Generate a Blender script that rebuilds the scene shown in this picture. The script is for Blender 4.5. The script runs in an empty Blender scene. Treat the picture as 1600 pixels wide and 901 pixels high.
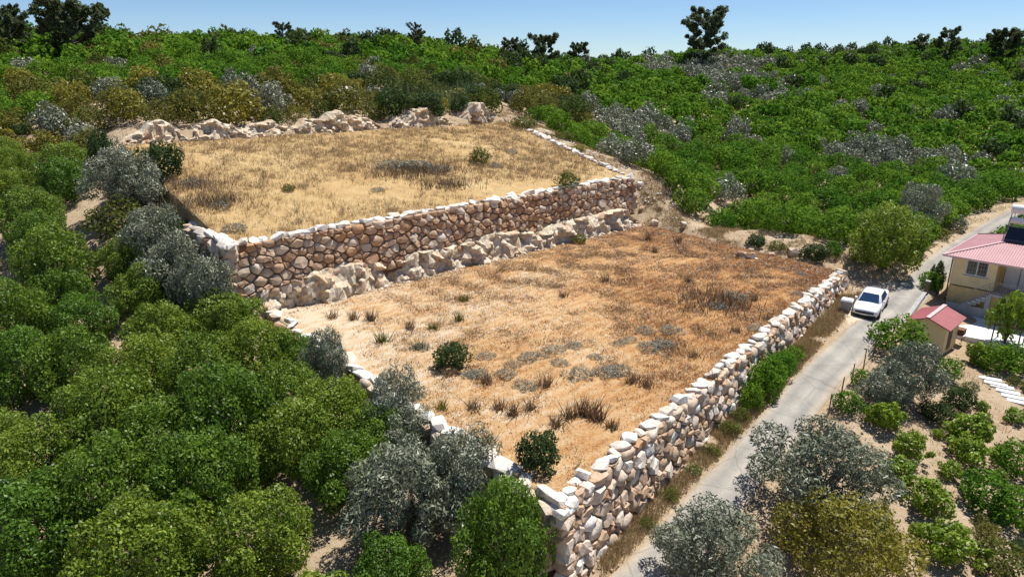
import bpy, bmesh, math, random
import numpy as np
from mathutils import Vector, Matrix, noise
R = math.radians
random.seed(11); rng = np.random.default_rng(11)
scene = bpy.context.scene
COL = scene.collection

# ------------------------------------------------------------------ camera, sky, sun, exposure
F_PX, PITCH, CAMZ = 1066.0, R(18), 15.5
cam = bpy.data.objects.new('camera', bpy.data.cameras.new('camera')); COL.objects.link(cam)
cam.location = (0, 0, CAMZ); cam.rotation_euler = (R(90) - PITCH, 0, 0)
cam.data.sensor_width = 36; cam.data.lens = 36 * F_PX / 1600; cam.data.clip_end = 6000; cam.data.clip_start = .5
scene.camera = cam
SUN_EL = R(66); SUN_AZ = (0.78, 0.625)
sun_dir = Vector((SUN_AZ[0] * math.cos(SUN_EL), SUN_AZ[1] * math.cos(SUN_EL), math.sin(SUN_EL))).normalized()
world = bpy.data.worlds.new('World'); scene.world = world; world.use_nodes = True
wn = world.node_tree.nodes; wl = world.node_tree.links
sky = wn.new('ShaderNodeTexSky'); sky.sky_type = 'NISHITA'; sky.sun_disc = False
sky.sun_elevation = SUN_EL; sky.sun_rotation = math.atan2(sun_dir.x, sun_dir.y)
sky.altitude = 2500; sky.air_density = 1.0; sky.dust_density = 0.6; sky.ozone_density = 7.0
bg = wn['Background']; bg.inputs[1].default_value = 0.086
wl.new(sky.outputs[0], bg.inputs[0])
sl = bpy.data.lights.new('sun', 'SUN'); sl.energy = 5.0; sl.angle = R(0.5); sl.color = (1, .955, .88)
sun = bpy.data.objects.new('sun', sl); COL.objects.link(sun); sun.location = (30, 40, 80)
sun.rotation_euler = sun_dir.to_track_quat('Z', 'Y').to_euler()
vs = scene.view_settings; vs.view_transform = 'Standard'; vs.look = 'None'; vs.exposure = 0.46; vs.gamma = 1; vs.use_curve_mapping = False
scene.render.engine = 'CYCLES'; scene.cycles.max_bounces = 5; scene.cycles.diffuse_bounces = 3; scene.cycles.transmission_bounces = 3

# ------------------------------------------------------------------ helpers
def tag(o, label=None, cat=None, group=None, kind=None):
    if label: o['label'] = label
    if cat: o['category'] = cat
    if group: o['group'] = group
    if kind: o['kind'] = kind
    return o
def link(o, parent=None):
    COL.objects.link(o)
    if parent is not None: o.parent = parent
    return o
def empty(name, loc=(0, 0, 0), rz=0, label=None, cat=None, group=None):
    o = bpy.data.objects.new(name, None); o.empty_display_size = .3
    o.location = loc; o.rotation_euler = (0, 0, rz); link(o)
    return tag(o, label, cat, group)
def mesh(name, v, f, mats=None, smooth=False, mi=None):
    me = bpy.data.meshes.new(name); me.from_pydata([tuple(p) for p in v], [], [tuple(q) for q in f])
    for m in (mats if isinstance(mats, (list, tuple)) else [mats] if mats else []): me.materials.append(m)
    if mi is not None: me.polygons.foreach_set('material_index', np.asarray(mi, dtype=np.int32))
    if smooth: me.polygons.foreach_set('use_smooth', np.ones(len(me.polygons), dtype=bool))
    me.update(); return me
def fast_mesh(name, V, Q, mats=None, smooth=False, tint=None, mi=None):
    """V (n,3) float array, Q (m,k) int array of k-gons; tint: one float for each face"""
    V = np.asarray(V, dtype=np.float32); Q = np.asarray(Q, dtype=np.int32)
    me = bpy.data.meshes.new(name); m, k = Q.shape
    me.vertices.add(len(V)); me.vertices.foreach_set('co', V.ravel())
    me.loops.add(m * k); me.loops.foreach_set('vertex_index', Q.ravel())
    me.polygons.add(m); me.polygons.foreach_set('loop_start', np.arange(0, m * k, k, dtype=np.int32))
    me.polygons.foreach_set('loop_total', np.full(m, k, dtype=np.int32))
    if smooth: me.polygons.foreach_set('use_smooth', np.ones(m, dtype=bool))
    for q in (mats if isinstance(mats, (list, tuple)) else [mats] if mats else []): me.materials.append(q)
    if mi is not None: me.polygons.foreach_set('material_index', np.asarray(mi, dtype=np.int32))
    me.update(calc_edges=True)
    if tint is not None:
        a = me.attributes.new('tint', 'FLOAT', 'FACE'); a.data.foreach_set('value', np.asarray(tint, dtype=np.float32))
    return me
def obj(name, me, parent=None, loc=None, rot=None, scale=None):
    o = bpy.data.objects.new(name, me); link(o, parent)
    if loc is not None: o.location = loc
    if rot is not None: o.rotation_euler = rot
    if scale is not None: o.scale = scale
    return o
class MB:
    """collects boxes, bars, tubes and sheets into one mesh"""
    def __init__(s): s.v = []; s.f = []
    def add(s, v, f):
        b = len(s.v); s.v += [tuple(p) for p in v]; s.f += [tuple(i + b for i in q) for q in f]; return s
    def box(s, x0, x1, y0, y1, z0, z1):
        return s.add([(x, y, z) for z in (z0, z1) for y in (y0, y1) for x in (x0, x1)],
                     [(0, 2, 3, 1), (4, 5, 7, 6), (0, 1, 5, 4), (2, 6, 7, 3), (0, 4, 6, 2), (1, 3, 7, 5)])
    def tube(s, a, b, r0, r1=None, n=6, cap=True):
        a, b = Vector(a), Vector(b); r1 = r0 if r1 is None else r1
        d = (b - a).normalized(); x = d.orthogonal().normalized(); y = d.cross(x)
        vs_ = [a + (x * math.cos(t) + y * math.sin(t)) * r0 for t in [i * 2 * math.pi / n for i in range(n)]]
        vs_ += [b + (x * math.cos(t) + y * math.sin(t)) * r1 for t in [i * 2 * math.pi / n for i in range(n)]]
        f = [(i, (i + 1) % n, n + (i + 1) % n, n + i) for i in range(n)]
        if cap: f += [tuple(range(n - 1, -1, -1)), tuple(range(n, 2 * n))]
        return s.add(vs_, f)
    def beam(s, a, b, w, h):
        a, b = Vector(a), Vector(b); d = (b - a).normalized()
        up = Vector((0, 0, 1)) if abs(d.z) < .95 else Vector((1, 0, 0))
        x = d.cross(up).normalized(); y = x.cross(d)
        c = [x * (i * w / 2) + y * (j * h / 2) for i, j in ((-1, -1), (1, -1), (1, 1), (-1, 1))]
        return s.add([a + k for k in c] + [b + k for k in c], [(3, 2, 1, 0), (4, 5, 6, 7)] + [(i, (i + 1) % 4, 4 + (i + 1) % 4, 4 + i) for i in range(4)])
    def build(s, name, mat, parent=None, smooth=False, bevel=0, **k):
        o = obj(name, mesh(name, s.v, s.f, mat, smooth), parent, **k)
        if bevel:
            m = o.modifiers.new('bevel', 'BEVEL'); m.width = bevel; m.segments = 2; m.limit_method = 'ANGLE'
        return o

# ------------------------------------------------------------------ materials
def new_mat(name):
    m = bpy.data.materials.new(name); m.use_nodes = True
    return m, m.node_tree.nodes, m.node_tree.links, m.node_tree.nodes['Principled BSDF']
def ramp(n, stops, interp='LINEAR'):
    r = n.new('ShaderNodeValToRGB'); cr = r.color_ramp; cr.interpolation = interp
    while len(cr.elements) < len(stops): cr.elements.new(.5)
    for e, (p, c) in zip(cr.elements, stops): e.position = p; e.color = (*c, 1)
    return r
def noise_tex(n, l, scale, detail=5, rough=.6, vec=None, dist=0):
    t = n.new('ShaderNodeTexNoise'); t.inputs['Scale'].default_value = scale; t.inputs['Detail'].default_value = detail
    t.inputs['Roughness'].default_value = rough; t.inputs['Distortion'].default_value = dist
    if vec: l.new(vec, t.inputs['Vector'])
    return t
def mixc(n, l, fac, a, b, mode='MIX'):
    m = n.new('ShaderNodeMix'); m.data_type = 'RGBA'; m.blend_type = mode
    for i, s in ((0, fac), (6, a), (7, b)):
        if hasattr(s, 'links'): l.new(s, m.inputs[i])
        elif isinstance(s, tuple): m.inputs[i].default_value = (*s, 1)
        else: m.inputs[i].default_value = s
    return m.outputs[2]
def bump(n, l, bsdf, h, strength=.5, dist=.05):
    b = n.new('ShaderNodeBump'); b.inputs['Strength'].default_value = strength; b.inputs['Distance'].default_value = dist
    l.new(h, b.inputs['Height']); l.new(b.outputs[0], bsdf.inputs['Normal'])
def objvec(n):
    return n.new('ShaderNodeNewGeometry').outputs['Position']
def plain(name, col, rough=.6, metal=0, var=.12, scale=3, spec=.4, bmp=0):
    m, n, l, b = new_mat(name)
    t = noise_tex(n, l, scale, 5, .65, objvec(n))
    r = ramp(n, [(.3, tuple(c * (1 - var) for c in col)), (.7, tuple(min(1, c * (1 + var)) for c in col))])
    l.new(t.outputs[0], r.inputs[0]); l.new(r.outputs[0], b.inputs['Base Color'])
    b.inputs['Roughness'].default_value = rough; b.inputs['Metallic'].default_value = metal; b.inputs['Specular IOR Level'].default_value = spec
    if bmp: bump(n, l, b, t.outputs[0], bmp, .02)
    return m
def leaf_mat(name, lo, hi, rndlo, rndhi, rough=.45, trans=.35, spec=.35):
    """lo..hi by leaf tint, shifted towards rndlo..rndhi tree by tree"""
    m, n, l, b = new_mat(name)
    at = n.new('ShaderNodeAttribute'); at.attribute_name = 'tint'
    oi = n.new('ShaderNodeObjectInfo')
    r1 = ramp(n, [(0, lo), (1, hi)]); l.new(at.outputs['Fac'], r1.inputs[0])
    r2 = ramp(n, [(0, rndlo), (1, rndhi)]); l.new(oi.outputs['Random'], r2.inputs[0])
    c = mixc(n, l, .5, r1.outputs[0], r2.outputs[0]) if False else mixc(n, l, 1.0, r1.outputs[0], r2.outputs[0], 'MULTIPLY')
    l.new(c, b.inputs['Base Color']); b.inputs['Roughness'].default_value = rough; b.inputs['Specular IOR Level'].default_value = spec
    tr = n.new('ShaderNodeBsdfTranslucent'); l.new(c, tr.inputs[0])
    mx = n.new('ShaderNodeMixShader'); mx.inputs[0].default_value = trans
    l.new(b.outputs[0], mx.inputs[1]); l.new(tr.outputs[0], mx.inputs[2]); l.new(mx.outputs[0], n['Material Output'].inputs[0])
    return m
M = {}
M['citrus'] = leaf_mat('citrus_leaves', (.03, .085, .008), (.26, .39, .055), (.70, .84, .7), (1.4, 1.15, .95), trans=.45)
M['hill'] = leaf_mat('hill_citrus_leaves', (.026, .085, .008), (.205, .37, .04), (.65, .80, .6), (1.3, 1.14, .9), rough=.75, trans=.4, spec=.12)
M['scrub'] = leaf_mat('scrub_leaves', (.045, .065, .012), (.20, .225, .055), (.7, .8, .6), (1.35, 1.1, .9), rough=.7, spec=.15)
M['lime'] = leaf_mat('lime_leaves', (.10, .18, .012), (.30, .40, .04), (.9, .95, .9), (1.1, 1.05, .9))
M['yellow'] = leaf_mat('yellow_green_leaves', (.13, .13, .018), (.34, .31, .045), (.95, .95, .9), (1.1, 1.05, 1))
M['olive'] = leaf_mat('olive_leaves', (.08, .095, .05), (.38, .39, .285), (.75, .8, .75), (1.15, 1.15, 1.15), rough=.4, trans=.12)
M['dark'] = leaf_mat('dark_leaves', (.022, .05, .016), (.085, .13, .035), (.85, .9, .8), (1.2, 1.15, 1), rough=.6, spec=.2)
M['greycushion'] = leaf_mat('grey_cushion_leaves', (.09, .10, .075), (.24, .24, .19), (.85, .9, .9), (1.1, 1.05, 1.0), trans=.1)
M['drytwig'] = leaf_mat('dry_twigs', (.11, .07, .04), (.34, .25, .15), (.8, .8, .8), (1.15, 1.1, 1.1), trans=.05)
M['straw'] = leaf_mat('dry_straw', (.26, .17, .08), (.58, .46, .265), (1, 1, 1), (1, 1, 1), rough=.7, trans=.15, spec=.2)
M['stubble'] = leaf_mat('dry_stubble', (.19, .095, .04), (.58, .41, .23), (1, 1, 1), (1, 1, 1), rough=.8, trans=.05, spec=.1)
M['reed'] = leaf_mat('reed_blades', (.10, .16, .05), (.26, .34, .16), (.9, .9, .9), (1.1, 1.1, 1.1), trans=.2)
M['weed'] = leaf_mat('weed_leaves', (.06, .12, .012), (.20, .30, .04), (.8, .9, .8), (1.2, 1.1, .9))
M['ridge'] = leaf_mat('ridge_tree_leaves', (.05, .075, .035), (.17, .21, .10), (.9, .9, .9), (1.1, 1.1, 1.1), rough=.7, trans=.5, spec=.1)
M['bark'] = plain('bark', (.13, .10, .075), .9, var=.35, scale=9, bmp=.5)

def ground_mat(name, kind):
    m, n, l, b = new_mat(name); P_ = objvec(n)
    big = noise_tex(n, l, .16, 4, .6, P_, .6); mid = noise_tex(n, l, 1.1, 5, .7, P_); fine = noise_tex(n, l, 6, 6, .85, P_)
    grit = n.new('ShaderNodeTexVoronoi'); grit.inputs['Scale'].default_value = 5.5; l.new(P_, grit.inputs['Vector'])
    pal = {'lower': [(.36, (.24, .10, .035)), (.48, (.44, .235, .095)), (.60, (.52, .34, .175)), (.74, (.60, .49, .355))],
           'upper': [(.25, (.26, .155, .07)), (.45, (.40, .255, .11)), (.6, (.49, .345, .165)), (.78, (.58, .45, .27))],
           'natural': [(.25, (.20, .13, .075)), (.45, (.34, .245, .15)), (.62, (.46, .36, .245)), (.8, (.55, .46, .35))]}[kind]
    s = n.new('ShaderNodeMath'); s.operation = 'MULTIPLY_ADD'; l.new(mid.outputs[0], s.inputs[0]); s.inputs[1].default_value = .45; 
    s2 = n.new('ShaderNodeMath'); s2.operation = 'MULTIPLY_ADD'; l.new(big.outputs[0], s2.inputs[0]); s2.inputs[1].default_value = .4; s2.inputs[2].default_value = -.12
    s3 = n.new('ShaderNodeMath'); s3.operation = 'MULTIPLY_ADD'; l.new(fine.outputs[0], s3.inputs[0]); s3.inputs[1].default_value = .5
    l.new(s2.outputs[0], s3.inputs[2]); l.new(s3.outputs[0], s.inputs[2])
    val = s.outputs[0]
    if kind == 'lower':      # paler, sandier soil towards the left edge of the plot
        sx = n.new('ShaderNodeSeparateXYZ'); l.new(P_, sx.inputs[0])
        d = n.new('ShaderNodeMath'); d.operation = 'MULTIPLY_ADD'; l.new(sx.outputs[0], d.inputs[0]); d.inputs[1].default_value = -.0085; l.new(val, d.inputs[2])
        val = d.outputs[0]
        mp = n.new('ShaderNodeMapping'); mp.inputs['Rotation'].default_value = (0, 0, R(-43)); l.new(P_, mp.inputs[0])      # old plough lines, parallel to the walls
        wv = n.new('ShaderNodeTexWave'); wv.bands_direction = 'Y'; wv.inputs['Scale'].default_value = .42; wv.inputs['Distortion'].default_value = 5; wv.inputs['Detail'].default_value = 3; wv.inputs['Detail Scale'].default_value = 1.2; l.new(mp.outputs[0], wv.inputs[0])
        d2 = n.new('ShaderNodeMath'); d2.operation = 'MULTIPLY_ADD'; l.new(wv.outputs['Fac'], d2.inputs[0]); d2.inputs[1].default_value = .07; l.new(val, d2.inputs[2]); val = d2.outputs[0]
    r = ramp(n, pal); l.new(val, r.inputs[0])
    g = ramp(n, [(.0, (.62, .55, .47)), (.16, (.62, .55, .47)), (.2, (0, 0, 0))]); l.new(grit.outputs['Distance'], g.inputs[0])
    gm = n.new('ShaderNodeMath'); gm.operation = 'LESS_THAN'; l.new(grit.outputs['Distance'], gm.inputs[0]); gm.inputs[1].default_value = .13
    gm2 = n.new('ShaderNodeMath'); gm2.operation = 'MULTIPLY'; l.new(gm.outputs[0], gm2.inputs[0]); gm2.inputs[1].default_value = .6
    c = mixc(n, l, gm2.outputs[0], r.outputs[0], (.64, .57, .48))
    l.new(c, b.inputs['Base Color']); b.inputs['Roughness'].default_value = .95; b.inputs['Specular IOR Level'].default_value = .1
    a = n.new('ShaderNodeMath'); l.new(fine.outputs[0], a.inputs[0]); l.new(mid.outputs[0], a.inputs[1])
    bump(n, l, b, a.outputs[0], .9, .09)
    return m
M['lower'] = ground_mat('dry_field_soil', 'lower'); M['upper'] = ground_mat('dry_grass_soil', 'upper'); M['natural'] = ground_mat('hill_soil', 'natural')
def stone_mat(name, pale, rust, amount, dark=.75):
    m, n, l, b = new_mat(name); P_ = objvec(n); oi = n.new('ShaderNodeObjectInfo')
    t = noise_tex(n, l, 2.2, 6, .7, P_); t2 = noise_tex(n, l, 14, 4, .7, P_)
    ad = n.new('ShaderNodeMath'); ad.operation = 'MULTIPLY_ADD'; l.new(oi.outputs['Random'], ad.inputs[0]); ad.inputs[1].default_value = .40; l.new(t.outputs[0], ad.inputs[2])
    r = ramp(n, [(.45 + amount, pale), (.62 + amount, tuple((a + c) / 2 for a, c in zip(pale, rust))), (.85 + amount, rust)]); l.new(ad.outputs[0], r.inputs[0])
    r2 = ramp(n, [(.3, (dark,) * 3), (.65, (1.08,) * 3)]); l.new(t2.outputs[0], r2.inputs[0])
    l.new(mixc(n, l, 1.0, r.outputs[0], r2.outputs[0], 'MULTIPLY'), b.inputs['Base Color'])
    b.inputs['Roughness'].default_value = .9; b.inputs['Specular IOR Level'].default_value = .2
    bump(n, l, b, t2.outputs[0], .7, .04); return m
M['stone_rust'] = stone_mat('rusty_limestone', (.60, .51, .41), (.43, .255, .14), .0)
M['stone_pale'] = stone_mat('pale_limestone', (.68, .61, .52), (.50, .34, .215), .06)
M['stone_white'] = stone_mat('white_limestone', (.76, .73, .67), (.60, .48, .37), .16, .72)
M['redsoil'] = plain('red_joint_soil', (.15, .075, .04), .95, var=.4, scale=2.5, bmp=.8)
def rock_mat(name):
    m, n, l, b = new_mat(name); P_ = objvec(n)
    mp = n.new('ShaderNodeMapping'); mp.inputs['Scale'].default_value = (1, 1, .35); l.new(P_, mp.inputs[0])
    t = noise_tex(n, l, 1.0, 6, .7, mp.outputs[0], .4); t2 = noise_tex(n, l, 6, 6, .75, mp.outputs[0])
    r = ramp(n, [(.30, (.42, .20, .085)), (.41, (.60, .46, .32)), (.5, (.62, .54, .42)), (.7, (.70, .64, .54))]); l.new(t.outputs[0], r.inputs[0])
    r2 = ramp(n, [(.32, (.42, .33, .26)), (.5, (.95, .93, .9)), (.6, (1.08, 1.08, 1.06))]); l.new(t2.outputs[0], r2.inputs[0])
    l.new(mixc(n, l, 1.0, r.outputs[0], r2.outputs[0], 'MULTIPLY'), b.inputs['Base Color'])
    b.inputs['Roughness'].default_value = .95; b.inputs['Specular IOR Level'].default_value = .15
    bump(n, l, b, t2.outputs[0], .8, .08); return m
M['rock'] = rock_mat('cut_limestone')
def road_mat():
    m, n, l, b = new_mat('worn_concrete'); P_ = objvec(n)
    t = noise_tex(n, l, .5, 5, .65, P_, .4); t2 = noise_tex(n, l, 12, 5, .75, P_)
    uv = n.new('ShaderNodeAttribute'); uv.attribute_name = 'across'     # 0..1 across the road: wheel tracks, dusty edges
    wt = ramp(n, [(0, (.46, .385, .29)), (.12, (.38, .345, .30)), (.27, (.29, .28, .26)), (.5, (.38, .36, .325)), (.73, (.28, .27, .25)), (.88, (.38, .345, .30)), (1, (.46, .385, .29))])
    l.new(uv.outputs['Fac'], wt.inputs[0])
    r = ramp(n, [(.3, (.76, .75, .74)), (.7, (1.14, 1.12, 1.08))]); l.new(t.outputs[0], r.inputs[0])
    r2 = ramp(n, [(.3, (.8, .8, .8)), (.7, (1.12, 1.12, 1.12))]); l.new(t2.outputs[0], r2.inputs[0])
    c = mixc(n, l, 1.0, wt.outputs[0], r.outputs[0], 'MULTIPLY'); c = mixc(n, l, 1.0, c, r2.outputs[0], 'MULTIPLY')
    wv = n.new('ShaderNodeMix'); wv.data_type = 'VECTOR'; wv.inputs[0].default_value = .25; l.new(P_, wv.inputs[4]); l.new(noise_tex(n, l, 1.2, 3, .6, P_).outputs['Color'], wv.inputs[5])
    vo = n.new('ShaderNodeTexVoronoi'); vo.feature = 'DISTANCE_TO_EDGE'; vo.inputs['Scale'].default_value = .45; l.new(wv.outputs[1], vo.inputs['Vector'])
    ck = ramp(n, [(0, (.72, .70, .66)), (.006, (.8, .79, .77)), (.014, (1, 1, 1))]); l.new(vo.outputs['Distance'], ck.inputs[0]); c = mixc(n, l, .8, c, ck.outputs[0], 'MULTIPLY')
    l.new(c, b.inputs['Base Color']); b.inputs['Roughness'].default_value = .9; b.inputs['Specular IOR Level'].default_value = .2
    bump(n, l, b, t2.outputs[0], .4, .02); return m
M['road'] = road_mat()
M['dust'] = plain('pale_dust', (.50, .41, .30), .95, var=.18, scale=1.5, bmp=.4)

# ------------------------------------------------------------------ terrain
def ray(px, py):
    u = (px - 800) / F_PX; v = -(py - 450.5) / F_PX
    return np.array([u, math.cos(PITCH) + v * math.sin(PITCH), -math.sin(PITCH) + v * math.cos(PITCH)])
def atz(px, py, z):
    d = ray(px, py); t = (z - CAMZ) / d[2]; return d[0] * t, d[1] * t
def aty(px, py, Y):
    d = ray(px, py); t = Y / d[1]; return d[0] * t, Y, CAMZ + d[2] * t
def project(x, y, z):
    dz = z - CAMZ; dep = y * math.cos(PITCH) - dz * math.sin(PITCH); up = y * math.sin(PITCH) + dz * math.cos(PITCH)
    return 800 + F_PX * x / dep, 450.5 - F_PX * up / dep, dep

FA, FB = np.array([1.7, 21.6]), np.array([26.2, 51.9])          # lower terrace: front wall line
LA, LB = np.array([-16.0, 42.3]), np.array([13.6, 69.4])        # lower terrace: foot of the ledge
UA, UB = np.array([-17.8, 41.6]), np.array([12.4, 70.2])        # upper wall, top line
UC, UD = np.array([-35.0, 62.0]), np.array([0.0, 93.0])         # back of upper terrace
WN = np.array([-(UB - UA)[1], (UB - UA)[0]]) / np.linalg.norm(UB - UA)
def z_upper(x, y):
    d = (x - UA[0]) * WN[0] + (y - UA[1]) * WN[1]; return 4.7 + .155 * np.maximum(d, -1)
def in_quad(x, y, pts):
    r = np.ones(np.shape(x), bool)
    for i in range(4):
        a, b = pts[i], pts[(i + 1) % 4]
        r &= ((b[0] - a[0]) * (y - a[1]) - (b[1] - a[1]) * (x - a[0])) >= 0
    return r
LOW = [FA, FB, LB, LA]; UPP = [UA, UB, UD, UC]

ROADC = [(-14, 2, -6.0), (-6, 9, -5.0), (0, 16, -4.2), (5.9, 22.5, -3.65), (10.1, 27.5, -3.2), (17.6, 36.3, -2.3), (24.0, 43.3, -1.7), (30.2, 49.6, -1.25), (36.0, 55.6, -.9), (41.5, 61.0, -.35), (48, 66.5, .4), (56, 72, 1.3), (70, 79, 2.5)]
CP = []
CP += [(x, y, z) for x, y, z in ROADC]
for t in (0, .25, .5, .75, 1):                                   # foot of the front wall
    q = FA + (FB - FA) * t + np.array([.8, -.6]) * .9; CP.append((q[0], q[1], -3.5 + 2.1 * t))
    q = FA + (FB - FA) * t + np.array([-.8, .6]) * 4; CP.append((q[0], q[1], -2.9 + 2.0 * t))
for t in (0, .33, .66, 1): q = LA + (LB - LA) * t; CP.append((q[0], q[1], -.5)); q = UA + (UB - UA) * t + WN * 3; CP.append((q[0], q[1], .6))
CP += [(-3.5, 21.5, -3.2), (-9, 27, -2.5), (-15, 33, -1.7), (-20, 39, -.8), (-23, 44, .4),           # left orchard
       (-8, 15, -5), (-20, 20, -4.6), (-32, 22, -4), (-30, 34, -2.2), (-45, 34, -1.5), (-27, 43, .3), (-40, 46, 2.0),
       (-26, 49, 4.6), (-33, 57, 6.9), (-45, 56, 5.6), (-40, 63, 7.9), (-55, 66, 7.6), (-70, 60, 6.5), (-52, 76, 10.2), (-75, 80, 11.5), (-30, 12, -6), (0, 5, -6), (-60, 10, -5)]
for t in (0, .25, .5, .75, 1):                                   # behind the back bank
    q = UC + (UD - UC) * t + WN * 1.6; CP.append((q[0], q[1], float(z_upper(*(UC + (UD - UC) * t))) + .75))
    q = UC + (UD - UC) * t + WN * 12; CP.append((q[0], q[1], float(z_upper(*(UC + (UD - UC) * t))) + 3.0))
def cp(px, py, Y, th=3.2):
    x, y, z = aty(px, py, Y); CP.append((x, y, z - th))
for px, py, Y in [(0, 36, 125), (130, 44, 130), (300, 46, 135), (450, 52, 140), (620, 50, 145), (740, 66, 150), (830, 80, 160), (940, 88, 190), (1040, 82, 200),
                  (1110, 72, 205), (1220, 80, 215), (1350, 72, 215), (1480, 62, 210), (1620, 62, 200), (1800, 55, 190), (-200, 30, 120)]:
    cp(px, py, Y)
    x, y, z = aty(px, py, Y); s = 1.5; CP.append((x * s, y * s, z - 14)); s = 3; CP.append((x * s, y * s, z - 40))
# right hillside
CP += [(20.5, 61.5, .05), (25.5, 56.5, -.15), (29.5, 54, -.6), (17, 67.5, 1.0), (15.5, 74, 3.6), (10, 80, 5.6), (5, 88, 7.6), (0, 96.5, 9.6), (24, 64, .7), (29, 60, .5), (34, 61.5, .3)]
for px, py, Y, th in [(880, 150, 112, 2.5), (960, 230, 92, 2.5), (1050, 250, 86, 2.5), (1120, 330, 70, 2.2), (1200, 260, 88, 2.5), (1350, 260, 88, 2.5), (1500, 270, 88, 2.5), (1600, 280, 88, 2.5), (1300, 350, 68, 2.2),
                      (1000, 150, 130, 2.5), (1200, 160, 130, 2.5), (1400, 165, 130, 2.5), (1600, 170, 130, 2.5), (1750, 190, 125, 2.5), (1100, 105, 170, 2.5), (1350, 110, 170, 2.5), (1600, 110, 170, 2.5)]: cp(px, py, Y, th)
# house yard and garden on the right
CP += [(31, 46, -2.6), (29, 42.5, -2.7), (36, 46, -2.65), (36, 50.5, -2.6), (41, 48, -2.7), (45, 56, -1.6), (26, 38, -3.0), (32, 39, -3.4), (36, 36, -4), (22.5, 33.5, -3.2), (15, 25, -4.1), (20, 22, -4.8), (28, 28, -4.8), (12, 17, -5), (40, 25, -5.5), (60, 45, -4), (25, 8, -7), (60, 15, -8)]
CP = np.array(CP, float); C_ = 3.0
def kern(d2): return np.sqrt(d2 + C_ * C_)
_A = kern(((CP[:, None, :2] - CP[None, :, :2]) ** 2).sum(-1)) - np.eye(len(CP)) * .35
_P = np.c_[np.ones(len(CP)), CP[:, :2]]; _n = len(CP)
_S = np.block([[_A, _P], [_P.T, np.zeros((3, 3))]]); _W = np.linalg.solve(_S, np.r_[CP[:, 2], 0, 0, 0])
def base(x, y):
    x = np.asarray(x, float); y = np.asarray(y, float); sh = x.shape; x = x.ravel(); y = y.ravel(); out = np.empty(len(x))
    for i in range(0, len(x), 20000):
        a, b = x[i:i + 20000], y[i:i + 20000]
        out[i:i + 20000] = kern((a[:, None] - CP[None, :, 0]) ** 2 + (b[:, None] - CP[None, :, 1]) ** 2) @ _W[:_n] + _W[_n] + _W[_n + 1] * a + _W[_n + 2] * b
    return np.maximum(out, -60).reshape(sh)
def surf(x, y):
    z = base(x, y); x = np.asarray(x, float); y = np.asarray(y, float)
    z = np.where(in_quad(x, y, LOW), 0.0, z); return np.where(in_quad(x, y, UPP), z_upper(x, y), z)
def hit(px, py, lift=0.0):
    """point of the ground surface, raised by lift, that the ray meets"""
    d = ray(px, py); t = np.concatenate([np.arange(8, 120, .25), np.arange(120, 420, 1.0)])
    X, Y, Z = d[0] * t, d[1] * t, CAMZ + d[2] * t
    g = surf(X, Y) + lift; k = np.argmax(Z < g)
    if not (Z < g).any(): k = len(t) - 1
    return float(X[k]), float(Y[k]), float(g[k] - lift)

def grow(a, b, step, far, g=1.16):
    mid = list(np.arange(a, b + .01, step)); lo = []; hi = []; s = step; x = a
    while x > -far: s *= g; x -= s; lo.append(x)
    s = step; x = b
    while x < far: s *= g; x += s; hi.append(x)
    return np.array(lo[::-1] + mid + hi)
gx, gy = grow(-60, 62, .75, 2200), grow(6, 112, .75, 2200)
X, Y = np.meshgrid(gx, gy); Z = base(X, Y)
near = (np.abs(X) < 130) & (Y > 0) & (Y < 230)
wob = np.array([noise.fractal(Vector((x * .35, y * .35, 0)), 1.0, 2.0, 3) if n_ else 0 for x, y, n_ in zip(X.ravel(), Y.ravel(), near.ravel())]).reshape(X.shape)
rc = np.array(ROADC)
def road_dist(x, y):
    d = np.full(np.shape(x), 1e9)
    for a, b in zip(rc[:-1, :2], rc[1:, :2]):
        ab = b - a; t = np.clip(((x - a[0]) * ab[0] + (y - a[1]) * ab[1]) / (ab @ ab), 0, 1)
        d = np.minimum(d, np.hypot(x - a[0] - t * ab[0], y - a[1] - t * ab[1]))
    return d
RD = road_dist(X, Y)
Z += wob * .14 * np.clip((RD - 1.5) / 2, 0, 1) - .10 * np.clip(1.9 - RD, 0, .6) / .6
Z = np.where(in_quad(X, Y, LOW), np.minimum(Z, -.45), Z); Z = np.where(in_quad(X, Y, UPP), np.minimum(Z, z_upper(X, Y) - .45), Z)
ny, nx = X.shape; idx = np.arange(nx * ny).reshape(ny, nx)
Q = np.stack([idx[:-1, :-1], idx[:-1, 1:], idx[1:, 1:], idx[1:, :-1]], -1).reshape(-1, 4)
tag(obj('ground', fast_mesh('ground', np.c_[X.ravel(), Y.ravel(), Z.ravel()], Q, M['natural'], True)), kind='structure')

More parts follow.
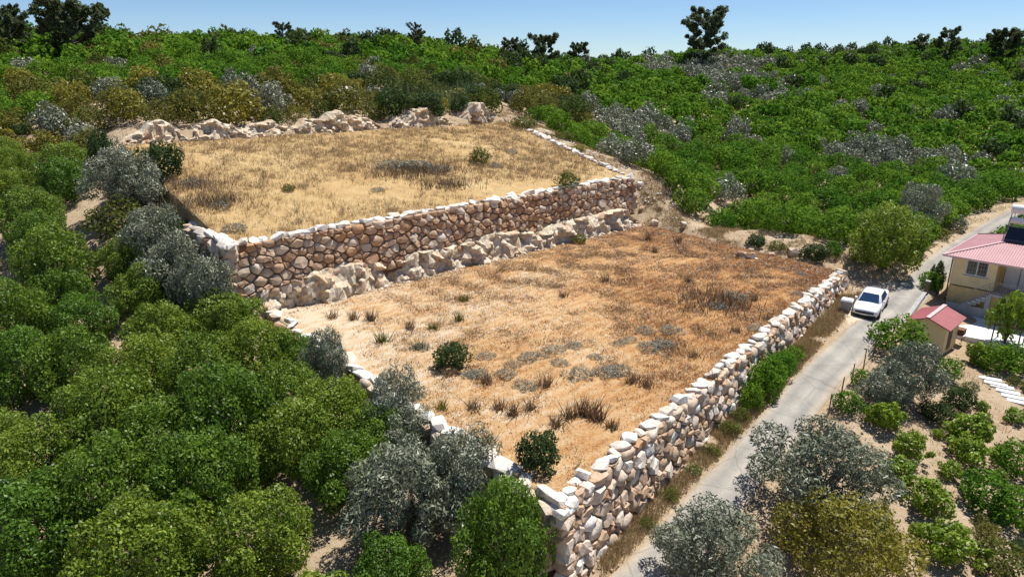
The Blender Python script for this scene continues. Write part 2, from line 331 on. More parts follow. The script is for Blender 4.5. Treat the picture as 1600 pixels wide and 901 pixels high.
def terrace(name, quad, zf, mat, amp, ext=0):
    a, b, c, d = quad; nu, nv = 110, 80; V = []
    for j in range(nv + 1):
        for i in range(nu + 1):
            s, t = i / nu, j / nv
            p = (a * (1 - s) + b * s) * (1 - t) + (d * (1 - s) + c * s) * t
            e = min(s, 1 - s, t, 1 - t)
            V.append((p[0], p[1], float(zf(p[0], p[1])) + amp * noise.fractal(Vector((p[0] * .5, p[1] * .5, 3)), 1., 2., 4) * min(1, e * 12)))
    f = [(j * (nu + 1) + i, j * (nu + 1) + i + 1, (j + 1) * (nu + 1) + i + 1, (j + 1) * (nu + 1) + i) for j in range(nv) for i in range(nu)]
    ring = [i for i in range(nu + 1)] + [j * (nu + 1) + nu for j in range(1, nv + 1)] + [nv * (nu + 1) + i for i in range(nu - 1, -1, -1)] + [j * (nu + 1) for j in range(nv - 1, 0, -1)]
    b0 = len(V); V += [(V[i][0], V[i][1], V[i][2] - 2.2) for i in ring]; n_ = len(ring)
    f += [(ring[k], b0 + k, b0 + (k + 1) % n_, ring[(k + 1) % n_]) for k in range(n_)]
    return tag(obj(name, mesh(name, V, f, mat, True)), kind='structure')
terrace('field', LOW, lambda x, y: 0.0, M['lower'], .10)
terrace('field', UPP, z_upper, M['upper'], .16)

# road: a draped strip with an edge step, plus the dusty pull-in where the car stands
def catmull(pts, k=14):
    pts = [np.array(p, float) for p in pts]; out = []
    for i in range(1, len(pts) - 2):
        p0, p1, p2, p3 = pts[i - 1:i + 3]
        for j in range(k):
            t = j / k; out.append(.5 * (2 * p1 + (p2 - p0) * t + (2 * p0 - 5 * p1 + 4 * p2 - p3) * t * t + (3 * p1 - p0 - 3 * p2 + p3) * t ** 3))
    out.append(pts[-2]); return out
rl = catmull(ROADC); V = []; f = []; ac = []
hw = 1.14
for i, p in enumerate(rl):
    t = rl[min(i + 1, len(rl) - 1)] - rl[max(i - 1, 0)]; t = t[:2] / np.linalg.norm(t[:2]); nrm = np.array([t[1], -t[0]])
    wj = [.10 * noise.noise(Vector((i * .35, k * 7, 0))) for k in (0, 1)]
    for j in range(9):
        s = -1 + 2 * j / 8; w = hw + (wj[0] if s < 0 else wj[1]); q = p[:2] + nrm * s * w
        z = float(base(*q)) + .075 - .02 * s * s
        if j in (0, 8):
            o_ = nrm * (.03 if s > 0 else -.03); a_ = (q[0] + o_[0], q[1] + o_[1], z - .3)
        if j == 0: V.append(a_); ac.append(0)
        V.append((q[0], q[1], z)); ac.append(j / 8)
        if j == 8: V.append(a_); ac.append(1)
for i in range(len(rl) - 1):
    for j in range(10): f.append((i * 11 + j, i * 11 + j + 1, (i + 1) * 11 + j + 1, (i + 1) * 11 + j))
me = mesh('road', V, f, M['road'], True); at_ = me.attributes.new('across', 'FLOAT', 'POINT'); at_.data.foreach_set('value', np.array(ac, dtype=np.float32))
tag(obj('road', me), kind='structure')
def patch(name, cx, cy, rx, ry, rz, mat, lift=.06, nn=40):
    V = [(cx, cy, float(base(cx, cy)) + lift)]; f = []
    for k in range(1, 5):
        for i in range(nn):
            a = i * 2 * math.pi / nn; w = (1 + .22 * noise.noise(Vector((math.cos(a) * 1.5 + cx, math.sin(a) * 1.5, 2)))) * k / 4
            lx, ly = rx * w * math.cos(a), ry * w * math.sin(a); x = cx + lx * math.cos(rz) - ly * math.sin(rz); y = cy + lx * math.sin(rz) + ly * math.cos(rz)
            V.append((x, y, float(base(x, y)) + (lift if k < 4 else -.12)))
    for i in range(nn): f.append((0, 1 + i, 1 + (i + 1) % nn))
    for k in range(3):
        for i in range(nn): a, b = 1 + k * nn + i, 1 + k * nn + (i + 1) % nn; f.append((a, a + nn, b + nn, b))
    return tag(obj(name, mesh(name, V, f, mat, True)), kind='structure')
patch('dirt_shoulder', 27.2, 48.8, 5.5, 1.6, R(46), M['dust'])

# ------------------------------------------------------------------ boulders and walls
def rock_hull(seed, n=22, flat=.75):
    r = np.random.default_rng(seed); bm = bmesh.new()
    for _ in range(n):
        d = r.normal(size=3); d /= np.linalg.norm(d); d = np.sign(d) * np.abs(d) ** .75; d /= max(np.abs(d).max(), .75)
        bm.verts.new(d * (0.42 + .1 * r.random()) * np.array([1, 1, flat + .25]))
    h = bmesh.ops.convex_hull(bm, input=bm.verts); bmesh.ops.delete(bm, geom=[e for e in h['geom_interior'] if isinstance(e, bmesh.types.BMVert)], context='VERTS')
    bmesh.ops.triangulate(bm, faces=bm.faces); bmesh.ops.recalc_face_normals(bm, faces=bm.faces)
    me = bpy.data.meshes.new('stone'); bm.to_mesh(me); bm.free(); return me
HULLS = {}
for mk in ('stone_rust', 'stone_pale', 'stone_white'):
    HULLS[mk] = []
    for s in range(9):
        me = rock_hull(s + 40); me.materials.append(M[mk]); HULLS[mk].append(me)
def clip(poly, a, b, c):      # keep a*x+b*y<=c
    out = []
    for i in range(len(poly)):
        p, q = poly[i], poly[(i + 1) % len(poly)]; dp = a * p[0] + b * p[1] - c; dq = a * q[0] + b * q[1] - c
        if dp <= 0: out.append(p)
        if dp * dq < 0: t = dp / (dp - dq); out.append((p[0] + (q[0] - p[0]) * t, p[1] + (q[1] - p[1]) * t))
    return out
def stone_wall(name, A, B, ztop, zb0, zb1, sw, sh, mats, label, batter=.13, cope=(.62, 'stone_white'), seed=1, depth=.34, copescale=1.0):
    """dry stone wall from A to B, outer face on the right of A->B"""
    r = np.random.default_rng(seed); A = np.array(A); B = np.array(B); L = np.linalg.norm(B - A); T = (B - A) / L; Nn = np.array([T[1], -T[0]])
    root = empty(name, (A[0], A[1], zb0), 0, label, 'wall'); org = np.array([A[0], A[1], zb0])
    def W(u, v, d):         # v counts up from zb at u; leaning back with height
        zb = zb0 + (zb1 - zb0) * u / L; h = ztop - zb
        q = A + T * u + Nn * (d + batter * (h - v)); return np.array([q[0], q[1], zb + v]) - org
    H = lambda u: ztop - (zb0 + (zb1 - zb0) * u / L)
    # core of soil behind the stones
    nu = 40; V = []; f = []
    for i in range(nu + 1):
        u = L * i / nu; h = H(u); V += [W(u, -.5, .02), W(u, h - .05, .02), W(u, h - .05, -1.0), W(u, -.5, -1.0)]
    for i in range(nu):
        for k in range(4): f.append((i * 4 + k, (i + 1) * 4 + k, (i + 1) * 4 + (k + 1) % 4, i * 4 + (k + 1) % 4))
    f += [(0, 1, 2, 3), (nu * 4 + 3, nu * 4 + 2, nu * 4 + 1, nu * 4)]
    obj('soil_core', mesh('soil_core', V, f, M['redsoil'], False), root)
    # stones of very different sizes, packed large ones first (power diagram, stones lying wider than high)
    ST = 1.35; vmax = max(H(0), H(L)); seeds = []; cellg = {}
    kinds = [(sh * 1.05, .05), (sh * .80, .22), (sh * .60, .9), (sh * .42, 3.0)]
    for rad, dens_ in kinds:
        for _ in range(int(L * vmax * dens_ * 14)):
            u, v = r.random() * L, r.random() * vmax
            if v > H(u) - .08: continue
            x, y = u / ST, v; kx, ky = int(x // 1.2), int(y // 1.2); ok = True
            for i in (-1, 0, 1):
                for j in (-1, 0, 1):
                    for (X2, Y2, R2) in cellg.get((kx + i, ky + j), []):
                        if (X2 - x) ** 2 + (Y2 - y) ** 2 < ((R2 + rad) * .78) ** 2: ok = False; break
                    if not ok: break
                if not ok: break
            if ok:
                cellg.setdefault((kx, ky), []).append((x, y, rad)); seeds.append((x, y, rad))
                if dens_ < .1 and len(seeds) > L * vmax * .05: break
    S = np.array(seeds); cells = []; slope = (H(L) - H(0)) / L
    for i, (x, y, rad) in enumerate(S):
        e = rad * 2.2; poly = [(max(0, x - e), max(-.25, y - e)), (min(L / ST, x + e), max(-.25, y - e)), (min(L / ST, x + e), y + e), (max(0, x - e), y + e)]
        poly = clip(poly, -slope * ST, 1, H(0)); d2 = (S[:, 0] - x) ** 2 + (S[:, 1] - y) ** 2
        for j in np.argsort(d2)[1:26]:
            X2, Y2, R2 = S[j]; poly = clip(poly, 2 * (X2 - x), 2 * (Y2 - y), X2 * X2 + Y2 * Y2 - x * x - y * y + rad * rad - R2 * R2)
            if len(poly) < 3: break
        if len(poly) >= 3: cells.append([(p[0] * ST, p[1]) for p in poly])
    def area(p): return abs(sum(p[i][0] * p[(i + 1) % len(p)][1] - p[(i + 1) % len(p)][0] * p[i][1] for i in range(len(p)))) / 2
    cells.sort(key=area, reverse=True)
    ncope = int(L / cope[0]); SV = []; SF = []; count = 0
    for ci, poly in enumerate(cells):
        pl = [np.array(poly[0])]
        for q in poly[1:]:
            if np.linalg.norm(np.array(q) - pl[-1]) > .07: pl.append(np.array(q))
        if len(pl) > 3 and np.linalg.norm(pl[0] - pl[-1]) < .07: pl.pop()
        if len(pl) < 3: continue
        while len(pl) < 8:
            k = max(range(len(pl)), key=lambda i: np.linalg.norm(pl[i] - pl[(i + 1) % len(pl)])); pl.insert(k + 1, (pl[k] + pl[(k + 1) % len(pl)]) / 2)
        pl = pl[:10]; n = len(pl); c = np.mean(np.array(pl), 0); rr = np.array(pl) - c
        rr = rr * .9 + (np.roll(rr, 1, 0) + np.roll(rr, -1, 0)) * .05
        D = depth * r.uniform(.65, 1.25); tilt = r.normal(size=2) * .16; V = []; f = []
        for sc, dd in ((.97, -.12), (1.0, .45 * D), (.80, .95 * D)):
            for k in range(n):
                q = c + rr[k] * sc * r.uniform(.93, 1.02); V.append(W(q[0], q[1], dd + (0 if dd < 0 else rr[k] @ tilt * (.4 + dd) + r.normal() * .035)))
        V.append(W(c[0], c[1], D * r.uniform(.98, 1.1)))
        for g in range(2):
            for k in range(n): a, b = g * n + k, g * n + (k + 1) % n; f += [(a, b, b + n), (a, b + n, a + n)]
        f += [(2 * n + k, 2 * n + (k + 1) % n, 3 * n) for k in range(n)]
        if count < 284 - ncope:
            mk = mats[int(r.integers(len(mats)))]
            o = np.mean(np.array(V), 0); obj('stone', mesh('stone', np.array(V) - o, f, M[mk], r.random() < .35), root, loc=o); count += 1
        else:
            b0 = len(SV); SV += V; SF += [tuple(i + b0 for i in q) for q in f]
    if SV: tag(obj('filler_stones', mesh('filler_stones', SV, SF, M[mats[0]], False), root), kind='stuff')
    for uu in (.12, L - .12):      # rough corner stones closing the wall ends
        v = .1
        while v < H(uu) - .1:
            hq = r.uniform(.3, .55); o = obj('corner_stone', HULLS[mats[int(r.integers(len(mats)))]][int(r.integers(9))], root, loc=W(uu, v + hq / 2, -.05 + r.normal() * .05), rot=(r.normal() * .12, r.normal() * .12, math.atan2(T[1], T[0]) + r.normal() * .2), scale=(r.uniform(.65, .95), .9, hq * 1.3)); v += hq * .9
    for k in range(ncope):      # irregular white boulders along the top
        w = L / ncope; uu = (k + .5 + r.normal() * .12) * w; sc = r.uniform(.85, 1.35) * copescale
        p = W(uu, H(uu) + .05 * copescale + r.normal() * .05, -.18 + r.normal() * .10)
        obj('coping_stone', HULLS[cope[1]][int(r.integers(9))], root, loc=p, rot=(r.normal() * .22, r.normal() * .22, math.atan2(T[1], T[0]) + r.normal() * .35),
            scale=(w * 1.25 * sc, .8 * sc, .36 * sc * r.uniform(.7, 1.35)))
    return root
stone_wall('stone_wall', FA, FB, .02, -3.6, -1.35, .80, .41, ['stone_pale', 'stone_pale', 'stone_pale', 'stone_white', 'stone_rust'],
           'long pale boulder retaining wall along the narrow concrete road', seed=5, cope=(.68, 'stone_white'), depth=.27, copescale=.72)
stone_wall('stone_wall', UA, UB, 4.75, 1.25, 1.4, .68, .44, ['stone_rust', 'stone_rust', 'stone_rust', 'stone_rust', 'stone_pale'],
           'tall rusty brown boulder wall between the upper and lower fields', seed=8, cope=(.68, 'stone_white'), batter=.10, copescale=.85)
stone_wall('stone_wall', LA + np.array([.2, -.2]), FA + np.array([-.25, .1]), .0, -1.0, -2.9, 1.0, .7, ['stone_pale', 'stone_pale', 'stone_rust'],
           'low white-topped stone wall along the orchard side of the lower field', seed=3, cope=(1.15, 'stone_white'), batter=.08, copescale=.85)
stone_wall('stone_wall', np.array([-22.6, 46.6]), UA + np.array([.15, -.35]), 4.85, 2.2, 1.2, 1.0, .5, ['stone_pale', 'stone_rust'],
           'short stone wall behind the olives at the upper field corner', seed=4, cope=(1.1, 'stone_white'), batter=.08)

# ------------------------------------------------------------------ rock faces
def rock_face(name, pts, foot, top, out, seed, back=2.2, rough=.35, var=.32):
    """pts: polyline on the ground; foot(s), top(s) heights; out: outward 2D normal"""
    pts = [np.array(p, float) for p in pts]; seg = []; 
    for a, b in zip(pts[:-1], pts[1:]):
        n_ = max(2, int(np.linalg.norm(b - a) / .22)); seg += [a + (b - a) * i / n_ for i in range(n_)]
    seg.append(pts[-1]); V = []; f = []; prof = [(-.05, -.6)] + [(k / 9, k / 9) for k in range(10)] + [(1.25, 1.04), (1.7, 1.05), (2.3, 1.0), (3, .9)]
    m_ = len(prof); N_ = len(seg)
    for i, p in enumerate(seg):
        s = i / (N_ - 1); zf, zt = foot(s), top(s); big = noise.fractal(Vector((i * .045, seed, 0)), 1., 2., 3)
        e = min(1, min(s, 1 - s) * 18)
        zt = zf + (zt - zf) * max(.15, 1 + var * big) * (.25 + .75 * e)
        for k, (a, h) in enumerate(prof):
            bx = a * .55 if a <= 1 else .55 + (a - 1) * back / 2
            d = -bx + .55 * big
            if 0 < k:
                wx = i + 3.0 * noise.noise(Vector((i * .3, h * 2, seed))); wh = h + .25 * noise.noise(Vector((i * .2, h * 3, seed + 1)))
                d += rough * noise.noise(Vector((i * .2, h * .9, seed + 5))) + .10 + .34 * (noise.cell(Vector((wx * .16, wh * 2.2, seed))) - .5) + .26 * (noise.cell(Vector((wx * .45 + 7, wh * 5, seed))) - .5) + .10 * noise.noise(Vector((i * 2.3, h * 6, seed)))
            q = p + np.array(out) * d
            V.append((q[0], q[1], zf + (zt - zf) * h + (.14 * noise.noise(Vector((i * .5, k * .9, seed + 3))) if k > 1 else 0)))
    for i in range(N_ - 1):
        for k in range(m_ - 1): f.append((i * m_ + k, (i + 1) * m_ + k, (i + 1) * m_ + k + 1, i * m_ + k + 1))
    return tag(obj(name, mesh(name, V, f, M['rock'], False)), kind='structure')
OUT = -WN
rock_face('rock_ledge', [LA + OUT * .55 + (LB - LA) * t for t in (-.05, .3, .55, .75, .985)], lambda s: -.1, lambda s: 1.95 - .25 * s, OUT, 2.0, back=1.9)
rock_face('rock_ledge', [UC + (UD - UC) * t + OUT * .3 for t in (0.0, .3, .6, 1.0)], lambda s: float(z_upper(*(UC + (UD - UC) * s))) - .15, lambda s: float(z_upper(*(UC + (UD - UC) * s))) + 1.25, OUT, 7.0, back=2.6, rough=.4, var=1.3)

# ------------------------------------------------------------------ plants
def crown(seed, n, leaf, lobes=16, zc=.62, rz=.62, aspect=.5, lobe_r=(.28, .46), inner=.12, up=.35, mat='citrus', spread=.72, low=-.65, trunk_h=0, mats=None):
    """unit crown of radius about 1: many leaf-sized quads over overlapping lobes"""
    r = np.random.default_rng(seed); C = []; Rr = []
    for i in range(lobes):
        t = (i + .5) / lobes; ph = i * 2.399963 + r.random() * .8; el = math.asin(low + (1 - low) * t)
        rad = spread * r.uniform(.62, 1.18)
        C.append((math.cos(ph) * math.cos(el) * rad, math.sin(ph) * math.cos(el) * rad, zc + math.sin(el) * rz * r.uniform(.75, 1.1))); Rr.append(r.uniform(*lobe_r))
    C.append((0, 0, zc)); Rr.append(.55); C = np.array(C); Rr = np.array(Rr)
    pts = np.zeros((0, 3)); nor = np.zeros((0, 3))
    while len(pts) < n:
        k = r.choice(len(C), 3 * n, p=Rr ** 2 / (Rr ** 2).sum()); d = r.normal(size=(3 * n, 3)); d /= np.linalg.norm(d, axis=1)[:, None]
        q = C[k] + d * (Rr[k] * r.uniform(.7, 1.15, 3 * n))[:, None]
        dist = np.linalg.norm(q[:, None, :] - C[None], axis=2) / Rr[None]; dist[np.arange(len(k)), k] = 2
        keep = ((dist.min(1) > .86) | (r.random(len(k)) < inner)) & (q[:, 2] > .03)
        pts = np.r_[pts, q[keep]]; nor = np.r_[nor, d[keep]]
    pts = pts[:n]; nor = nor[:n]
    nr = nor + np.array([0, 0, up]) + r.normal(size=(n, 3)) * .8; nr /= np.linalg.norm(nr, axis=1)[:, None]
    a = np.cross(nr, r.normal(size=(n, 3))); a /= np.linalg.norm(a, axis=1)[:, None]; b = np.cross(nr, a)
    s = leaf * r.uniform(.65, 1.3, n)[:, None]; a = a * s; b = b * s * aspect
    V = np.stack([pts - a, pts + b * 1.0 + a * .1, pts + a, pts - b * 1.0 + a * .1], 1).reshape(-1, 3)
    Qf = np.arange(4 * n).reshape(n, 4); lt = np.clip(r.normal(.5, .24, n) + .16 * np.sin(pts[:, 0] * 4 + seed) * np.sin(pts[:, 1] * 4.3 + seed), 0, 1)
    return fast_mesh('crown', V, Qf, M[mat], False, lt)
def trunk_mesh(seed, h=.75, r0=.06, limbs=5, reach=.5):
    r = random.Random(seed); mb = MB(); fork = h * .4
    mb.tube((0, 0, -.12), (.02, .01, fork), r0 * 1.25, r0, 7)
    for k in range(limbs):
        a = k * 2 * math.pi / limbs + r.random(); e = Vector((math.cos(a) * reach * r.uniform(.6, 1), math.sin(a) * reach * r.uniform(.6, 1), h * r.uniform(.85, 1.15)))
        m_ = Vector((e.x * .45, e.y * .45, fork + (e.z - fork) * .6)); mb.tube((.02, .01, fork - .03), m_, r0 * .75, r0 * .5, 5); mb.tube(m_, e, r0 * .5, r0 * .15, 5)
    return mesh('trunk', mb.v, mb.f, M['bark'], True)
def variants(k, **kw): return [crown(100 * k + i + 7 * len(kw), **kw) for i in range(k)]
NEAR = variants(7, n=14000, leaf=.031, lobes=42, lobe_r=(.15, .28), aspect=.55, spread=.8)
MIDC = variants(5, n=1700, leaf=.075, lobes=18, lobe_r=(.25, .40), mat='hill')
MIDS = variants(4, n=1700, leaf=.07, lobes=15, lobe_r=(.22, .42), mat='scrub', spread=.8)
FAR = variants(5, n=330, leaf=.16, lobes=12, mat='hill', aspect=.6)
FARS = variants(3, n=330, leaf=.15, lobes=11, mat='scrub', aspect=.6, spread=.8)
OLIVE = variants(4, n=11000, leaf=.046, aspect=.27, lobes=30, lobe_r=(.14, .30), mat='olive', spread=.82, zc=.75, rz=.7, inner=.2, up=.1, low=-.55)
OLIVEB = variants(2, n=8000, leaf=.05, aspect=.3, lobes=26, lobe_r=(.2, .36), mat='olive', spread=.7, zc=.8, rz=.75, inner=.2, up=.1, low=-.95)
MIDO = variants(4, n=1500, leaf=.085, aspect=.42, lobes=18, lobe_r=(.18, .34), mat='olive', spread=.82, zc=.72, rz=.62, inner=.2)
FARD = variants(3, n=360, leaf=.16, lobes=10, mat='dark', aspect=.6, spread=.75, rz=.8, zc=.85)
FARO = variants(2, n=330, leaf=.16, aspect=.5, lobes=12, mat='olive', spread=.82, zc=.7, rz=.6)
LIME = variants(3, n=1900, leaf=.085, lobes=16, lobe_r=(.16, .30), mat='lime', spread=.85, aspect=.5, inner=.25)
LIMET = variants(2, n=1500, leaf=.085, lobes=18, lobe_r=(.14, .28), mat='lime', spread=.9, zc=.8, rz=.3, aspect=.5, inner=.25, low=-.5)
YELL = variants(2, n=9000, leaf=.033, lobes=30, lobe_r=(.18, .30), mat='yellow', spread=.85)
YELM = variants(2, n=1500, leaf=.08, lobes=16, lobe_r=(.2, .36), mat='yellow', spread=.82)
DARK = variants(3, n=2600, leaf=.07, lobes=18, lobe_r=(.2, .36), mat='dark', spread=.8)
CUSH = variants(3, n=700, leaf=.10, lobes=10, mat='greycushion', zc=.25, rz=.3, aspect=.25, up=.6, low=-.2)
TRUNK = [trunk_mesh(i) for i in range(4)]; TRUNK_O = [trunk_mesh(20 + i, h=.85, r0=.085, limbs=6, reach=.6) for i in range(3)]
TREES = []      # (x, y, radius) of everything planted so far
def plant(name, x, y, z, rad, hs, crowns, label, cat, group=None, trunks=None, seed=None):
    rd = random.Random(seed if seed is not None else int(x * 917 + y * 131))
    t = empty(name, (x, y, z), rd.random() * 6.28, label, cat, group)
    sc = (rad * rd.uniform(.93, 1.07), rad * rd.uniform(.93, 1.07), rad * hs)
    obj('crown', rd.choice(crowns), t, scale=sc)
    if trunks: obj('trunk', rd.choice(trunks), t, scale=sc)
    TREES.append((x, y, rad)); return t
def at_crown(px, py, rad, hs): return hit(px, py, rad * hs * .7)
def below_wall(px, py, lift):     # the same on the low ground outside the field walls
    d = ray(px, py); t = np.arange(8, 60, .1); k = np.argmax(CAMZ + d[2] * t < base(d[0] * t, d[1] * t) + lift)
    return float(d[0] * t[k]), float(d[1] * t[k]), float(base(d[0] * t[k], d[1] * t[k]))

# hand-placed trees of the left orchard: pixel of the crown's middle, radius in metres, label
L_ = [
 (20, 262, 2.1, 'citrus tree at the left picture edge below the yellow-tipped shrub'), (100, 282, 2.3, 'citrus tree just left of the silvery olive by the upper field'),
 (48, 335, 2.7, 'bright green citrus tree at the left edge above the sandy path'), (62, 372, 2.4, 'citrus tree right under the bright one at the left edge'),
 (85, 412, 2.8, 'yellowish green citrus tree beside the sandy path'), (92, 456, 2.5, 'citrus tree below the yellowish one by the sandy path'),
 (200, 408, 2.2, 'citrus tree left of the dark gap under the olives'), (230, 452, 2.5, 'round citrus tree in front of the dark gap under the olives'),
 (18, 505, 2.6, 'light green citrus tree at the left edge halfway down'), (40, 575, 2.7, 'citrus tree at the left edge just above the pale bare patch'),
 (128, 500, 2.6, 'citrus tree in the second row down from the yellowish one'), (345, 492, 2.6, 'dark citrus tree nearest the end of the tall brown wall'),
 (255, 520, 2.7, 'citrus tree left of the one nearest the tall wall'), (225, 580, 2.7, 'citrus tree in the thick middle of the left orchard'),
 (112, 575, 2.7, 'citrus tree right of the edge tree above the pale patch'), (400, 560, 2.6, 'citrus tree beside the slim grey olive on the terrace edge'),
 (320, 585, 2.6, 'citrus tree behind the small sandy gap in the orchard'), (445, 625, 2.6, 'citrus tree under the low wall where the grey olive stands'),
 (345, 650, 2.8, 'big citrus tree in front of the small sandy gap'), (165, 650, 2.8, 'citrus tree right of the pale bare patch at the left edge'),
 (255, 680, 2.7, 'citrus tree in the centre of the lower left orchard'), (60, 720, 2.8, 'citrus tree directly below the pale bare patch'),
 (165, 760, 2.8, 'citrus tree second from the left in the lower orchard row'), (320, 745, 2.8, 'citrus tree left of the sandy strip near the bottom'),
 (35, 835, 2.6, 'citrus tree in the bottom left corner of the orchard'), (540, 735, 2.5, 'dark round citrus tree right of the sandy strip'), (520, 655, 2.4, 'citrus tree pressed against the low stone wall'),
 (470, 690, 2.4, 'citrus tree between the sandy strip and the low stone wall'), (590, 690, 2.1, 'citrus tree just left of the small grey olive'), (455, 560, 2.0, 'smaller citrus tree below the slim grey olive'),
 (400, 845, 2.7, 'yellow-tipped citrus tree low down beside the sandy strip'), (225, 870, 2.7, 'yellow-tipped citrus tree at the bottom edge of the picture'),
 (608, 885, 1.9, 'small bright green citrus tree at the bottom edge')]
for px, py, rad, lab in L_:
    rad *= random.uniform(.78, .90); x, y, z = at_crown(px, py, rad, 1.15); plant('citrus_tree', x, y, z, rad, random.uniform(1.1, 1.35), NEAR, lab, 'tree', 'citrus trees of the left orchard', TRUNK)
O_ = [(195, 285, 2.5, 1.15, 'silver olive tree at the left corner of the upper field'), (240, 372, 2.4, 1.1, 'pale silver olive arching beside the upper wall end'),
      (640, 775, 2.4, 1.1, 'broad grey olive in front of the low white wall'), (722, 758, 2.0, 1.25, 'grey olive beside the dark citrus at the corner'), (640, 690, 1.5, 1.3, 'small grey olive between the two field-edge olives'),
      (1288, 745, 2.7, 1.0, 'large silver olive overhanging the right side of the road'), (1112, 872, 2.2, 1.0, 'silver olive at the bottom edge beside the road'),
      (1425, 588, 1.9, 1.15, 'grey olive in front of the red-roofed shed'), (1385, 610, 1.5, 1.0, 'low grey olive by the roadside wire fence'),
      (1438, 335, 2.4, 1.3, 'tall grey olive behind the bend of the road')]
for px, py, rad, hs, lab in O_:
    x, y, z = below_wall(px, py, rad * hs * .7) if px < 400 else at_crown(px, py, rad, hs); plant('olive_tree', x, y, z, rad, hs, OLIVE, lab, 'tree', 'olive trees around the plot', TRUNK_O)
for px, py, rad, hs, lift, lab in [(512, 572, 1.35, 1.9, 2.0, 'slim grey olive on the left edge of the lower field'), (616, 640, 1.5, 1.75, 2.0, 'upright dark olive shrub beside white edge stones')]:
    x, y, z = below_wall(px, py, lift); plant('olive_tree', x, y, z, rad, hs, OLIVE, lab, 'tree', 'olive trees around the plot', TRUNK_O)
for x, y, rad, hs, cr, lab in [(-22.4, 44.0, 2.3, 1.25, OLIVE, 'dark grey olive tree over the black gap by the wall'), (-18.8, 40.5, 1.75, 1.65, OLIVEB, 'grey-green olive bush touching the tall wall end'), (-20.6, 42.3, 1.6, 1.75, OLIVE, 'grey olive squeezed between the dark olive and the wall end bush')]:
    plant('olive_tree', x, y, float(base(x, y)) - .05, rad, hs, cr, lab, 'tree', 'olive trees around the plot', TRUNK_O)
plant('citrus_tree', -.25, 20.9, float(base(-.25, 20.9)), 1.95, 1.75, NEAR, 'dark citrus tree hugging the near corner of the walls', 'tree', 'citrus trees of the left orchard', TRUNK)
S_ = [(1325, 850, 2.6, 1.0, YELL, 'large yellow-green bush at the bottom right', 'shrub'), (1388, 372, 3.0, 1.25, NEAR, 'large dark green tree shading the road behind the white car', 'tree'),
      (252, 252, 1.9, 1.1, DARK, 'broad-leaved dark green shrub in the corner of the upper field', 'shrub'), (158, 240, 1.0, 2.4, DARK, 'slender dark shrub standing by the upper field bank', 'shrub'),
      (185, 345, 2.1, .85, MIDS, 'olive-green shrub between the two silver olives', 'shrub'), (845, 705, .95, 1.2, DARK, 'small dark green shrub alone near the near corner of the field', 'shrub'),
      (706, 556, 1.05, .95, DARK, 'green broom shrub on the pale part of the field', 'shrub'), (1405, 525, 1.7, 1.0, MIDC, 'dark leafy shrub left of the red-roofed shed', 'shrub'),
      (1500, 625, .95, 1.0, DARK, 'dark green bush in the bare garden', 'shrub'), (1462, 645, .85, .9, DARK, 'small dark bush left of the other dark garden bush', 'shrub'),
      (1520, 668, 1.25, .95, LIME, 'lime green young tree in the bare garden', 'shrub'), (1515, 705, 1.1, .9, LIME, 'lime green bush in front of the young lime tree', 'shrub'), (1425, 700, 1.0, 1.0, LIME, 'lime green bush next to the big silver olive', 'shrub'),
      (1405, 735, .9, .9, LIME, 'low lime bush right behind the big silver olive', 'shrub'), (1385, 652, 1.0, 1.1, LIME, 'yellowish green bush by the fence above the silver olive', 'shrub'), (1325, 628, .8, 1.1, MIDC, 'green bush on the wire fence by the road', 'shrub'),
      (1345, 592, .6, 1.3, MIDC, 'small green bush at the fence below the shed', 'shrub'), (1578, 502, 1.5, 2.0, LIMET, 'bright lime green garden tree below the veranda', 'tree'), (1560, 560, 1.3, .9, MIDC, 'green garden shrub near the courtyard edge', 'shrub'),
      (1530, 555, .9, 1.2, LIME, 'leafy vine shrub at the corner of the white courtyard', 'shrub'), (1590, 560, 1.3, .9, MIDC, 'green garden shrub at the right picture edge', 'shrub'), (1482, 575, .9, 1.0, MIDC, 'low green shrub below the shed wall', 'shrub'),
      (1465, 432, .55, 3.2, DARK, 'narrow dark cypress at the house corner', 'tree'), (1455, 440, .95, 1.2, MIDC, 'round green bush by the cypress and the road', 'shrub'),
      (1450, 775, 1.2, .9, LIME, 'lime green bush in the lower garden', 'shrub'), (1540, 770, 1.3, .9, MIDC, 'green bush in the middle of the lower garden', 'shrub'), (1590, 720, 1.2, 1.0, MIDC, 'green bush at the right edge of the lower garden', 'shrub'),
      (1490, 850, 1.3, .9, LIME, 'lime bush near the bottom edge of the garden', 'shrub'), (1592, 800, 1.3, 1.0, MIDC, 'dark green bush at the right edge below the other', 'shrub'), (1570, 880, 1.2, .9, MIDS, 'grey-green bush in the bottom right corner', 'shrub'),
      (885, 125, 1.9, .95, YELM, 'yellow-flowered bush at the foot of the left hill', 'shrub'), (228, 130, 2.3, 1.0, YELM, 'yellowish shrub in the scrub behind the upper field', 'shrub'), (200, 165, 2.0, 1.0, YELM, 'low yellowish shrub above the rock bank', 'shrub'),
      (20, 228, 1.4, .8, YELM, 'yellow-tipped shrub at the left picture edge', 'shrub'), (60, 142, 2.6, .9, MIDS, 'round shrub on the green patch at the left', 'shrub'), (38, 204, 1.0, .8, DARK, 'small dark bush on the dry patch at the left', 'shrub')]
for px, py, rad, hs, cr, lab, cat in S_:
    x, y, z = at_crown(px, py, rad, hs)
    nm = {'tree': 'garden_tree', 'shrub': 'shrub'}[cat]
    plant(nm, x, y, z, rad, hs, cr, lab, cat, None, TRUNK if cat == 'tree' else None)

